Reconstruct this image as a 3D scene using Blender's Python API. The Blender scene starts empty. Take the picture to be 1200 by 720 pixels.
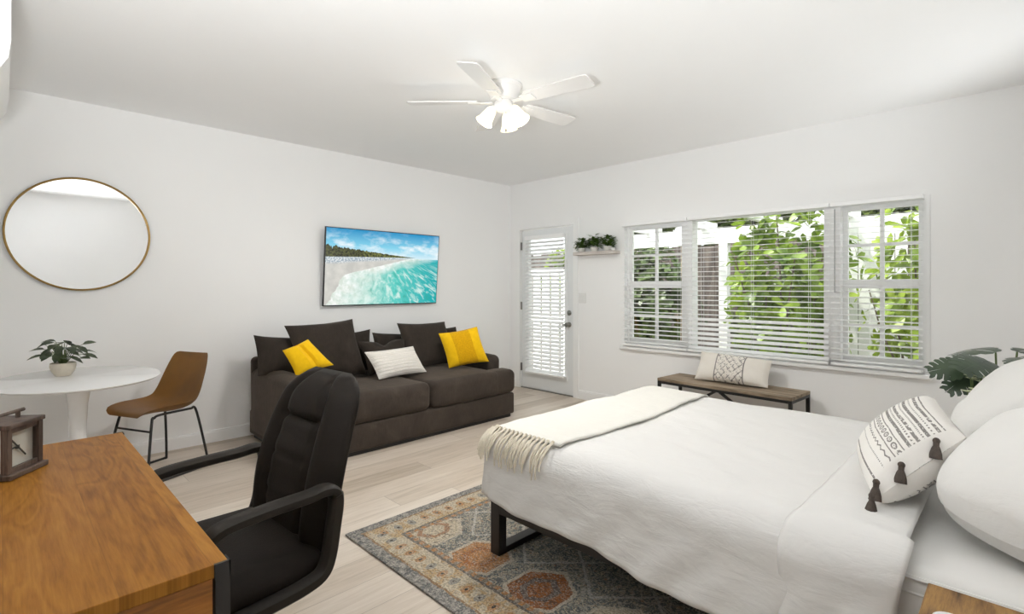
import bpy, bmesh, math, random
from mathutils import Vector, Matrix, noise
PI = math.pi
SC = bpy.context.scene
FILL, FILL2, FANW, FANP, SUNW, SKY0, SKY1 = 195, 34, 28, 0.9, 5.0, 1.35, 2.2
COL = SC.collection
rnd = random.Random(7)

# ------------------------------------------------------------------ node DSL
class S:
    def __init__(s, g, k): s.g, s.k = g, k
    def _m(s, op, *a): return s.g.math(op, s, *a)
    def __add__(s, o): return s._m('ADD', o)
    __radd__ = __add__
    def __mul__(s, o): return s._m('MULTIPLY', o)
    __rmul__ = __mul__
    def __sub__(s, o): return s._m('SUBTRACT', o)
    def __rsub__(s, o): return s.g.math('SUBTRACT', o, s)
    def __truediv__(s, o): return s._m('DIVIDE', o)
    def lt(s, o): return s._m('LESS_THAN', o)
    def gt(s, o): return s._m('GREATER_THAN', o)
    def abs(s): return s.g.math('ABSOLUTE', s)
    def sin(s): return s.g.math('SINE', s)
    def floor(s): return s.g.math('FLOOR', s)
    def fmod(s, o): return s._m('FLOORED_MODULO', o)
    def max(s, o): return s._m('MAXIMUM', o)
    def min(s, o): return s._m('MINIMUM', o)
    def pow(s, o): return s._m('POWER', o)

class G:
    def __init__(g, name):
        g.m = bpy.data.materials.new(name); g.m.use_nodes = True
        g.nt = g.m.node_tree; g.N = g.nt.nodes; g.N.clear()
        g.out = g.N.new('ShaderNodeOutputMaterial')
    def put(g, sock, v):
        if isinstance(v, S): g.nt.links.new(v.k, sock)
        elif isinstance(v, bpy.types.NodeSocket): g.nt.links.new(v, sock)
        elif isinstance(v, (tuple, list)):
            sock.default_value = tuple(v) + ((1,) if len(v) == 3 and len(sock.default_value) == 4 else ())
        else: sock.default_value = v
    def math(g, op, *a):
        n = g.N.new('ShaderNodeMath'); n.operation = op
        for i, v in enumerate(a): g.put(n.inputs[i], v)
        return S(g, n.outputs[0])
    def coord(g, kind='Object'):
        n = g.N.new('ShaderNodeTexCoord'); return S(g, n.outputs[kind])
    def sep(g, v):
        n = g.N.new('ShaderNodeSeparateXYZ'); g.put(n.inputs[0], v); return [S(g, o) for o in n.outputs]
    def comb(g, x=0., y=0., z=0.):
        n = g.N.new('ShaderNodeCombineXYZ')
        for i, v in enumerate((x, y, z)): g.put(n.inputs[i], v)
        return S(g, n.outputs[0])
    def scale(g, v, s):
        n = g.N.new('ShaderNodeMapping'); g.put(n.inputs['Vector'], v); n.inputs['Scale'].default_value = s
        return S(g, n.outputs[0])
    def noise(g, v, sc, detail=3., rough=.55, dist=0.):
        n = g.N.new('ShaderNodeTexNoise'); g.put(n.inputs['Vector'], v)
        n.inputs['Scale'].default_value = sc; n.inputs['Detail'].default_value = detail
        n.inputs['Roughness'].default_value = rough; n.inputs['Distortion'].default_value = dist
        return S(g, n.outputs['Fac'])
    def white(g, v):
        n = g.N.new('ShaderNodeTexWhiteNoise'); n.noise_dimensions = '3D'; g.put(n.inputs['Vector'], v)
        return S(g, n.outputs['Value'])
    def voro(g, v, sc, feature='F1', out='Distance'):
        n = g.N.new('ShaderNodeTexVoronoi'); n.feature = feature; g.put(n.inputs['Vector'], v); n.inputs['Scale'].default_value = sc
        return S(g, n.outputs[out])
    def ramp(g, f, lo, hi):
        n = g.N.new('ShaderNodeMapRange'); n.clamp = True; g.put(n.inputs['Value'], f)
        n.inputs['From Min'].default_value = lo; n.inputs['From Max'].default_value = hi
        return S(g, n.outputs[0])
    def mix(g, f, a, b):
        n = g.N.new('ShaderNodeMix'); n.data_type = 'RGBA'; g.put(n.inputs[0], f); g.put(n.inputs[6], a); g.put(n.inputs[7], b)
        return S(g, n.outputs[2])
    def cramp(g, f, stops):
        n = g.N.new('ShaderNodeValToRGB'); g.put(n.inputs[0], f); e = n.color_ramp.elements
        while len(e) < len(stops): e.new(.5)
        for k, (p, c) in enumerate(stops): e[k].position = p; e[k].color = tuple(c) + (1,)
        return S(g, n.outputs[0])
    def bump(g, h, st=.2, dist=.01):
        n = g.N.new('ShaderNodeBump'); g.put(n.inputs['Height'], h)
        n.inputs['Strength'].default_value = st; n.inputs['Distance'].default_value = dist
        return S(g, n.outputs[0])
    def pbr(g, base, rough=.6, metal=0., bump=None, sheen=0., emis=None, es=0., spec=.5, trans=0., sheen_tint=None):
        n = g.N.new('ShaderNodeBsdfPrincipled')
        g.put(n.inputs['Base Color'], base); g.put(n.inputs['Roughness'], rough); g.put(n.inputs['Metallic'], metal)
        g.put(n.inputs['Specular IOR Level'], spec)
        if bump is not None: g.put(n.inputs['Normal'], bump)
        if sheen:
            n.inputs['Sheen Weight'].default_value = sheen; n.inputs['Sheen Roughness'].default_value = .4
            if sheen_tint: g.put(n.inputs['Sheen Tint'], sheen_tint)
        if emis is not None: g.put(n.inputs['Emission Color'], emis); g.put(n.inputs['Emission Strength'], es)
        if trans: n.inputs['Transmission Weight'].default_value = trans
        g.nt.links.new(n.outputs[0], g.out.inputs[0]); return g.m

def sr(r, g_, b):
    f = lambda c: (c/255/12.92) if c/255 <= .04045 else ((c/255+.055)/1.055)**2.4
    return (f(r), f(g_), f(b))
def flat(name, c, rough=.6, metal=0., nscale=0, namt=.08, bump=0., bscale=60, **k):
    g = G(name); base = c; bp = None
    if nscale:
        nz = g.noise(g.coord(), nscale, 4)
        base = g.mix(nz, tuple(x*(1-namt) for x in c), tuple(min(1, x*(1+namt)) for x in c))
    if bump: bp = g.bump(g.noise(g.coord(), bscale, 4), bump, .004)
    return g.pbr(base, rough, metal, bp, **k)

MT = {}
MT['wall'] = flat('wall_paint', (.895, .895, .892), .85, nscale=3, namt=.01, bump=.04, bscale=180, spec=.25)
MT['ceil'] = flat('ceiling_paint', (.92, .92, .92), .9, nscale=3, namt=.01, spec=.2)
MT['trim'] = flat('trim_paint', (.89, .89, .888), .45, nscale=5, namt=.01, spec=.35)
MT['doorp'] = flat('door_paint', (.80, .815, .82), .4, nscale=5, namt=.01, spec=.35)
MT['blind'] = flat('blind_vinyl', (.90, .90, .90), .45, nscale=5, namt=.01)
def vinyl():
    g = G('blind_vinyl_slat'); n = g.noise(g.coord(), 5, 2); c = g.mix(n, (.88, .88, .885), (.91, .91, .91))
    pb = g.N.new('ShaderNodeBsdfPrincipled'); g.put(pb.inputs['Base Color'], c); pb.inputs['Roughness'].default_value = .45
    tr = g.N.new('ShaderNodeBsdfTranslucent'); g.put(tr.inputs[0], c)
    mx = g.N.new('ShaderNodeMixShader'); mx.inputs[0].default_value = .3
    g.nt.links.new(pb.outputs[0], mx.inputs[1]); g.nt.links.new(tr.outputs[0], mx.inputs[2]); g.nt.links.new(mx.outputs[0], g.out.inputs[0]); return g.m
MT['slat'] = vinyl()
MT['white'] = flat('white_lacquer', (.84, .84, .84), .25, nscale=4, namt=.01)
MT['plastic'] = flat('white_plastic', (.80, .80, .79), .4, nscale=4, namt=.01)
MT['black'] = flat('black_metal', (.012, .011, .011), .5, nscale=20, namt=.15)
MT['bedblack'] = flat('bed_metal', (.016, .013, .012), .5, nscale=20, namt=.15)
MT['brass'] = flat('brushed_brass', (.34, .22, .08), .35, 1., nscale=30, namt=.1)
MT['nickel'] = flat('satin_nickel', (.33, .32, .30), .38, 1., nscale=30, namt=.06)
MT['leather_black'] = flat('black_leather', (.0125, .0088, .0062), .58, nscale=12, namt=.25, bump=.25, bscale=160, spec=.16)
MT['armplastic'] = flat('black_polyurethane', (.017, .013, .0095), .6, nscale=12, namt=.12, bump=.08, bscale=200, spec=.25)
MT['leather_tan'] = flat('tan_leather', (.215, .093, .012), .48, nscale=7, namt=.28, bump=.12, bscale=150)
MT['pot'] = flat('speckled_pot', (.66, .60, .50), .6, nscale=40, namt=.15)
MT['potwhite'] = flat('white_pot', (.72, .70, .66), .5, nscale=20, namt=.05)
MT['soil'] = flat('potting_soil', (.03, .022, .015), .95, nscale=60, namt=.5)
MT['stem'] = flat('green_stem', (.09, .13, .04), .6, nscale=20, namt=.2)
MT['bark'] = flat('bark', (.16, .12, .085), .9, nscale=14, namt=.4, bump=.5, bscale=30)
MT['fan'] = flat('fan_enamel', (.80, .79, .78), .35, nscale=4, namt=.01)
MT['tassel'] = flat('tassel_yarn', (.075, .058, .048), .9, nscale=120, namt=.4)
MT['fringe'] = flat('fringe_yarn', (.66, .60, .49), .9, nscale=120, namt=.2)
MT['outwhite'] = flat('exterior_white_paint', (.82, .82, .80), .6, nscale=4, namt=.03)
MT['flower'] = flat('pale_flower', (.66, .70, .48), .7, nscale=30, namt=.12)
MT['paver'] = flat('patio_concrete', (.62, .60, .57), .9, nscale=5, namt=.08)

def cloth(name, c, amt=.04, sc=7, st=.35, weave=True, rough=.9):
    g = G(name); p = g.coord()
    n = g.noise(p, sc, 4); fine = g.noise(p, 420, 2)
    h = g.noise(g.scale(p, (1., 2.2, 3.0)), 6, 4, .55, .5); h2 = g.noise(g.scale(p, (2.4, 1., 1.5)), 10, 3, .5, .3)
    return g.pbr(g.mix(n, tuple(x*(1-amt) for x in c), tuple(min(1, x*(1+amt)) for x in c)), rough,
                 bump=g.bump(h*1. + h2*.4 + fine*.03, st, .03), sheen=.15, spec=.2)
MT['duvet'] = cloth('duvet_cotton', (.68, .67, .655), .01, 5, .20)
MT['sheet'] = cloth('sheet_cotton', (.71, .70, .68), .01, 5, .06)
MT['pillow'] = cloth('pillow_cotton', (.74, .73, .71), .01, 4, .15)
MT['throw'] = cloth('throw_cotton', (.69, .675, .63), .03, 40, .3)

def velvet(name, c, t):
    g = G(name); p = g.coord()
    n = g.noise(p, 5, 5, .65, .6); n2 = g.noise(g.scale(p, (1, 14, 3)), 7, 3)
    f = n*.75 + n2*.25
    return g.pbr(g.cramp(f, [(.3, tuple(x*.62 for x in c)), (.55, c), (.75, tuple(x*1.45 for x in c))]), .85,
                 bump=g.bump(g.noise(p, 30, 4), .18, .01), sheen=.35, sheen_tint=t, spec=.15)
MT['sofa'] = velvet('sofa_velvet', (.056, .044, .036), (.5, .42, .36))
MT['sofacush'] = velvet('cushion_velvet', (.036, .028, .0225), (.45, .4, .36))

def yellow(name, panels):
    g = G(name); u, v, _ = g.sep(g.coord('UV')); p = g.coord()
    n = g.noise(p, 30, 4)
    b = g.mix(n, (.74, .42, .004), (.95, .60, .012))
    if panels:
        k = (u - .5).abs().lt(.24)
        b = g.mix(k, b, g.mix(g.noise(p, 90, 2), (.48, .24, .003), (.86, .48, .006)))
    return g.pbr(b, .85, bump=g.bump(g.noise(p, 26, 5), .3, .01), sheen=.2, spec=.15)
MT['yellow_panel'] = yellow('yellow_panelled_velvet', True)
MT['yellow'] = yellow('yellow_velvet', False)

def lined():
    g = G('cream_lined_linen'); u, v, _ = g.sep(g.coord('UV')); p = g.coord()
    w = v + g.noise(p, 14, 2)*.03
    ln = ((w*9.).fmod(1.) - .5).abs().lt(.07)
    dash = g.noise(g.scale(p, (1, 40, 1)), 8, 2).gt(.42)
    return g.pbr(g.mix(ln*dash*.55, (.74, .71, .66), (.30, .27, .24)), .9, bump=g.bump((w*9.*2*PI).sin(), .3, .006), spec=.15)
MT['lined'] = lined()

def diamonds():
    g = G('cream_diamond_linen'); u, v, _ = g.sep(g.coord('UV')); p = g.coord()
    x = (u - .5)*2.6; y = v - .5
    inb = (u - .49).abs().lt(.20)
    edge = ((u - .49).abs() - .20).abs().lt(.008)
    wob = g.noise(p, 30, 3)*.12
    d1 = (((x + y)*4.2 + wob).fmod(1.) - .5).abs().lt(.085)
    d2 = (((x - y)*4.2 + wob).fmod(1.) - .5).abs().lt(.085)
    d3 = (((x + y)*8.4 + wob).fmod(1.) - .5).abs().lt(.07)
    brk = g.noise(p, 60, 2).gt(.47)
    k = (d1.max(d2).max(d3*.7)*inb*brk).max(edge)
    dirt = g.noise(p, 9, 3)
    return g.pbr(g.mix(k*.85, g.mix(dirt, (.72, .67, .60), (.80, .77, .72)), (.14, .13, .13)), .9, bump=g.bump(g.noise(p, 60, 3), .2, .006), spec=.15)
MT['diamond'] = diamonds()

def boho():
    g = G('embroidered_boho_cotton'); u, v, _ = g.sep(g.coord('UV')); p = g.coord()
    wob = g.noise(p, 18, 2)*.012
    w = v + wob
    def band(c, h): return (w - c).abs().lt(h)
    dots = ((u*34.).fmod(1.) - .5).abs().lt(.25)
    dots2 = ((u*60.).fmod(1.) - .5).abs().lt(.28)
    zig = (w - .345 - (((u*16.).fmod(1.) - .5).abs() - .25)*.045).abs().lt(.008)
    du = (u*14.).fmod(1.) - .5; dv = (w - .46)*14.
    r2 = (du*du + dv*dv).pow(.5)
    circ = (r2 - .32).abs().lt(.10).max(r2.lt(.10))*((w - .46).abs().lt(.04))
    k = band(.13, .010)
    k = k.max(band(.26, .006)*dots2).max(zig)
    k = k.max(band(.405, .006)).max(circ).max(band(.512, .006))
    k = k.max(band(.575, .016)).max(band(.62, .009)*dots).max(band(.665, .016)*g.noise(p, 70, 2).gt(.4)).max(band(.72, .008)*dots2)
    k = k.max(band(.765, .016)).max(band(.815, .007)*dots).max(band(.865, .014)*g.noise(p, 60, 2).gt(.42)).max(band(.91, .006))
    side = (u - .5).abs().lt(.455)
    thread = g.noise(p, 150, 2).gt(.36)
    return g.pbr(g.mix(k*side*thread*.82, (.79, .765, .73), (.125, .11, .105)), .9, bump=g.bump(k*.6 + g.noise(p, 22, 4), .25, .008), spec=.15)
MT['boho'] = boho()

def wood(name, dark, mid, light, axis='x', sc=1., rough=.42, rings=5., knots=True):
    g = G(name); p = g.coord()
    st = {'x': (.55, 5, 5), 'y': (5, .55, 5), 'z': (5, 5, .55)}[axis]
    q = g.scale(p, tuple(s*sc for s in st))
    big = g.noise(q, .9, 3, .5, .8)
    lines = ((big*rings*6.).sin()*.5 + .5)
    grain = g.noise(g.scale(p, tuple(s*sc*4 for s in st)), 6, 4, .65)
    f = lines*.36 + grain*.64
    base = g.cramp(f, [(.22, dark), (.48, mid), (.78, light)])
    if knots:
        kn = g.noise(p, 6.5, 2)
        base = g.mix(g.ramp(kn, .70, .80)*.5, base, dark)
    return g.pbr(base, rough, bump=g.bump(grain, .10, .003), spec=.4)
MT['deskside'] = wood('honey_oak_side', (.13, .044, .007), (.27, .098, .015), (.37, .15, .028), 'y', 1.0, .42, 4.)
MT['benchwood'] = wood('weathered_bench_wood', (.13, .095, .06), (.27, .205, .14), (.38, .30, .22), 'x', 1.4, .6, 5.)
MT['nightwood'] = wood('rustic_brown_wood', (.05, .028, .012), (.17, .085, .03), (.34, .19, .06), 'y', 1.6, .5, 5.)
MT['clockwood'] = wood('aged_brown_wood', (.035, .022, .016), (.075, .048, .036), (.13, .088, .066), 'z', 3., .55, 3., False)
MT['shelfwood'] = wood('whitewashed_shelf', (.52, .46, .42), (.62, .57, .53), (.70, .66, .62), 'x', 1.5, .6, 4., False)

def plank_wood():
    g = G('honey_oak_planks'); x, y, z = g.sep(g.coord())
    yy = y/.148 + .28; row = yy.floor(); rr = g.white(g.comb(row, 1.7, 4.)); fy = (yy.fmod(1.) - .5).abs()
    q = g.comb(x*1.5 + rr*9., y*7. + rr*5., rr*7.)
    big = g.noise(q, 1.1, 2, .5, 1.2)
    ln = ((big*46.).sin()*.5 + .5)
    fine = g.noise(g.comb(x*7., y*120., rr*3.), 1.6, 4, .65); mid = g.noise(g.comb(x*3., y*30., rr*5.), 2., 4, .6)
    f = ln*.12 + fine*.44 + mid*.30 + rr*.14
    base = g.cramp(f, [(.28, (.145, .052, .006)), (.50, (.25, .102, .014)), (.72, (.335, .150, .025))])
    kn = g.noise(g.comb(x*5., y*13., rr), 1.3, 2)
    base = g.mix(g.ramp(kn, .70, .82)*.6, base, (.10, .036, .008))
    base = g.mix(fy.gt(.494)*.30, base, (.08, .03, .008))
    return g.pbr(base, .48, bump=g.bump(fine, .08, .002), spec=.14)
MT['deskwood'] = plank_wood()
MT['fencewood'] = wood('weathered_fence_wood', (.05, .04, .035), (.12, .095, .082), (.20, .165, .14), 'z', 1.2, .8, 4.)
MT['earth'] = flat('garden_earth', (.10, .085, .06), .95, nscale=6, namt=.4)
def floor_mat():
    g = G('pale_oak_planks'); x, y, z = g.sep(g.coord())
    wdt, ln = .19, 1.5
    row = (x/wdt).floor(); rr = g.white(g.comb(row, 3.3, 1.))
    yy = y/ln + rr
    cid = g.white(g.comb(row, yy.floor(), 7.))
    fx = ((x/wdt).fmod(1.) - .5).abs(); fy = (yy.fmod(1.) - .5).abs()
    seam = fx.gt(.492).max(fy.gt(.4988))
    q = g.comb(x*9., y*.8 + cid*30., cid*9.)
    gr = g.noise(q, 3., 5, .62, .5); fine = g.noise(g.comb(x*60., y*3., cid*5.), 3., 3)
    f = gr*.55 + fine*.2 + cid*.30
    base = g.cramp(f, [(.30, (.38, .315, .245)), (.5, (.535, .455, .375)), (.72, (.65, .575, .495))])
    base = g.mix(seam*.55, base, (.20, .165, .13))
    return g.pbr(base, g.ramp(gr, .2, .9)*.15 + .36, bump=g.bump(gr*.4 - seam*1., .12, .003), spec=.4)
MT['floor'] = floor_mat()

def rug_mat(w, l):
    g = G('distressed_persian_rug'); x, y, z = g.sep(g.coord()); p = g.coord()
    wob = g.noise(p, 26, 3)*.02 - .01
    dx = x.abs()*-1. + w/2; dy = y.abs()*-1. + l/2
    d = dx.min(dy) + wob
    # position along the border
    onx = dx.lt(dy)
    s = g.mix(onx, g.comb(x, 0., 0.), g.comb(y, 0., 0.)); s = g.sep(s)[0]
    n1 = g.noise(p, 9, 5, .7); n2 = g.noise(p, 95, 3, .7); n3 = g.noise(p, 45, 4, .7)
    teal = (.085, .105, .11); grey = (.23, .235, .225); cream = (.52, .44, .32); orange = (.42, .20, .075); rust = (.30, .105, .03); dark = (.045, .042, .04)
    # field
    px = (x + .835 + .19).fmod(.38) - .19; ix = ((x + .835 + .19)/.38).floor()
    py = (y + .945 + .30).fmod(.60) - .30; iy = ((y + .945 + .30)/.60).floor()
    ax = px.abs() + wob; ay = py.abs() + wob
    hx = ax.max(ax*.55 + ay*.75)
    rid = g.white(g.comb(ix, iy, 2.5))
    field = g.mix(g.ramp(n1, .35, .65), teal, (.16, .165, .16))
    vines = (g.noise(p, 24, 3, .6, 1.4) - .5).abs().lt(.032)
    field = g.mix(vines*.85, field, cream)
    dots = g.voro(p, 26).lt(.22)
    field = g.mix(dots*.6, field, g.mix(g.white(g.comb((x*26.).floor(), (y*26.).floor(), 0.)), rust, cream))
    vl = g.voro(p, 15, 'DISTANCE_TO_EDGE').lt(.035)
    field = g.mix(vl*g.noise(p, 50, 2).gt(.45)*.7, field, (.42, .40, .34))
    zz = ((ax*1. + ay*1.) - .30).abs().lt(.010)
    field = g.mix(zz*.8, field, (.50, .47, .42))
    rid = (ix + iy).fmod(3.)/3.
    med = g.mix(rid.gt(.2), cream, g.mix(rid.gt(.5), orange, rust))
    med = g.mix((hx - .065).abs().lt(.012)*.7, med, g.mix(rid.gt(.5), rust, teal))
    med = g.mix(g.noise(p, 40, 3, .6, 1.).gt(.58)*.55, med, dark)
    field = g.mix(hx.lt(.125), field, med)
    field = g.mix((hx - .132).abs().lt(.009)*.85, field, (.55, .47, .36))
    # borders
    t1 = ((s/.085).fmod(1.) - .5).abs(); b1 = (d - .135).abs()/.05
    flower = ((t1*t1*4. + b1*b1*.6).pow(.5)).lt(.48)
    bd = g.mix(n1.gt(.52), cream, (.47, .33, .18))
    bd = g.mix(flower*.8, bd, g.mix(g.white(g.comb((s/.085).floor(), 1., onx)).gt(.5), grey, orange))
    bd = g.mix(((t1*t1*4. + b1*b1*.6).pow(.5)).lt(.16), bd, dark)
    outer = g.mix(g.ramp(n3, .42, .58), (.13, .135, .135), (.34, .32, .29))
    inner = g.mix(((s/.05).fmod(1.)).gt(.5), (.25, .20, .15), orange)
    c = g.mix(d.lt(.245), field, inner)
    c = g.mix(d.lt(.22), c, (.15, .13, .11))
    c = g.mix(d.lt(.205), c, bd)
    c = g.mix(d.lt(.072), c, (.28, .17, .09))
    c = g.mix(d.lt(.06), c, outer)
    c = g.mix(g.ramp(n2, .40, .60)*.62, c, g.mix(n3, (.05, .045, .042), (.09, .08, .07)))
    c = g.mix(g.ramp(g.noise(p, 130, 2), .52, .66)*.55, c, (.46, .42, .36))
    c = g.mix(g.ramp(n3, .55, .72)*.35, c, (.40, .38, .345))
    return g.pbr(c, .95, bump=g.bump(n2, .4, .004), spec=.1)

def tv_mat():
    g = G('tv_beach_picture'); u, v, _ = g.sep(g.coord('UV'))
    uv = g.comb(u*1.77, v, 0.)
    n = g.noise(g.scale(uv, (1, 2.2, 1)), 3.2, 4, .6); nf = g.noise(uv, 11, 4, .65)
    sky = g.cramp(v, [(.64, sr(214, 238, 247)), (.78, sr(130, 208, 234)), (1., sr(10, 142, 196))])
    sky = g.mix(g.ramp(n, .47, .68)*(g.ramp(v, 1.02, .8)), sky, (.85, .93, .96))
    f = (v*.33 + .02).max((v - .40)*2.3 + .15) + (nf - .5)*.07
    d = u - f
    # sea with streaks of foam fanning out towards the viewer
    t = (u - .45)/(v*-1. + .86)
    st = g.noise(g.comb(t*4.2, v*2.6, 2.), 3.4, 4, .6, .5)
    sea = g.cramp(u, [(.30, sr(186, 226, 214)), (.58, sr(92, 204, 194)), (.95, sr(14, 172, 176))])
    sea = g.mix(g.ramp(v, .60, .645), sea, sr(70, 190, 205))
    amt = g.ramp(v, .64, .40)
    sea = g.mix(g.ramp(st, .50, .64)*.8*amt, sea, sr(222, 244, 236))
    sea = g.mix(g.ramp(st, .46, .32)*.6*amt, sea, sr(44, 164, 146))
    foam = g.mix(g.ramp(nf, .38, .62), sr(214, 226, 214), sr(250, 252, 250))
    pic = g.mix(g.ramp(d + (n - .5)*.5, .02, .34), foam, sea)
    sand = g.mix(g.ramp(g.noise(uv, 7, 3), .35, .65), sr(196, 194, 188), sr(216, 214, 206))
    pic = g.mix(d.lt(0.), pic, sand)
    strip = g.ramp(v - (u*.14 + .525 + (n - .5)*.03), 0., .03)*d.lt(.02)
    pic = g.mix(strip, pic, g.mix(g.ramp(g.noise(uv, 45, 3), .42, .6), sr(150, 166, 176), sr(226, 230, 232)))
    pic = g.mix(v.gt(.645), pic, sky)
    th = (u*-1. + .78).max(0.)*.13 + (g.noise(g.comb(u*11., 0., 3.), 3., 4, .7) - .42)*(u*-.40 + .24).max(.012)
    lo = u*.03 + .645 - (u*-1. + .3).max(0.)*.02
    tree = v.gt(lo - .012)*(v - .655 - th).lt(0.)*u.lt(.80)
    tc = g.mix(g.ramp(g.noise(uv, 30, 4, .7), .4, .62), sr(24, 28, 20), sr(128, 132, 66))
    tc = g.mix(u.lt(.30)*.5, tc, sr(36, 32, 24))
    pic = g.mix(tree, pic, tc)
    return g.pbr((.01, .01, .012), .25, emis=pic, es=.70, spec=.3)
MT['tv'] = tv_mat()

def leaf_mat(name, c1, c2, trans=.35, scale=9, rough=.4):
    g = G(name); p = g.coord(); n = g.noise(p, scale, 3)
    c = g.mix(g.ramp(n, .3, .7), c1, c2)
    pb = g.N.new('ShaderNodeBsdfPrincipled'); g.put(pb.inputs['Base Color'], c); pb.inputs['Roughness'].default_value = rough
    tr = g.N.new('ShaderNodeBsdfTranslucent'); g.put(tr.inputs[0], c)
    mx = g.N.new('ShaderNodeMixShader'); mx.inputs[0].default_value = trans
    g.nt.links.new(pb.outputs[0], mx.inputs[1]); g.nt.links.new(tr.outputs[0], mx.inputs[2]); g.nt.links.new(mx.outputs[0], g.out.inputs[0])
    return g.m
MT['clusia'] = leaf_mat('broad_bright_leaf', (.055, .115, .014), (.36, .50, .05), .38, 3.2)
MT['clusia2'] = leaf_mat('broad_pale_leaf', (.10, .18, .02), (.46, .58, .08), .42, 3.)
MT['hedge'] = leaf_mat('small_dark_leaf', (.035, .075, .016), (.16, .22, .06), .3, 1.5)
MT['tree'] = leaf_mat('tree_leaf', (.06, .10, .025), (.24, .30, .09), .4, 1.2)
MT['plant'] = leaf_mat('houseplant_leaf', (.028, .045, .022), (.075, .10, .05), .12, 14)
MT['shelfplant'] = leaf_mat('shelf_plant_leaf', (.035, .075, .012), (.11, .19, .03), .2, 14)
MT['monstera'] = leaf_mat('monstera_leaf', (.03, .052, .038), (.075, .11, .062), .1, 6, .3)

def glass_mat(name='window_glass', tint=(.97, .985, .98)):
    g = G(name)
    t = g.N.new('ShaderNodeBsdfTransparent'); t.inputs[0].default_value = tint + (1,)
    s = g.N.new('ShaderNodeBsdfGlossy'); s.inputs['Roughness'].default_value = .02
    lw = g.N.new('ShaderNodeLayerWeight'); lw.inputs[0].default_value = .5
    fac = S(g, lw.outputs['Facing']).pow(5.)*.6 + .03
    m = g.N.new('ShaderNodeMixShader')
    g.put(m.inputs[0], fac); g.nt.links.new(t.outputs[0], m.inputs[1]); g.nt.links.new(s.outputs[0], m.inputs[2])
    g.nt.links.new(m.outputs[0], g.out.inputs[0]); return g.m
MT['glass'] = glass_mat()
def mirror_mat():
    g = G('mirror_silver'); n = g.noise(g.coord(), 2, 1)
    return g.pbr(g.mix(n, (.835, .84, .84), (.86, .86, .86)), .03, 1.)
MT['mirror'] = mirror_mat()
def shade_mat():
    g = G('lit_frosted_shade'); n = g.noise(g.coord(), 8, 2)
    return g.pbr((.95, .9, .75), .4, emis=g.mix(n, (1., .86, .48), (1., .92, .66)), es=.62)
MT['shade'] = shade_mat()
def bulb_mat():
    g = G('lit_bulb'); return g.pbr((1, 1, .9), .4, emis=(1., .93, .75), es=6.)
MT['bulb'] = bulb_mat()

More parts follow.
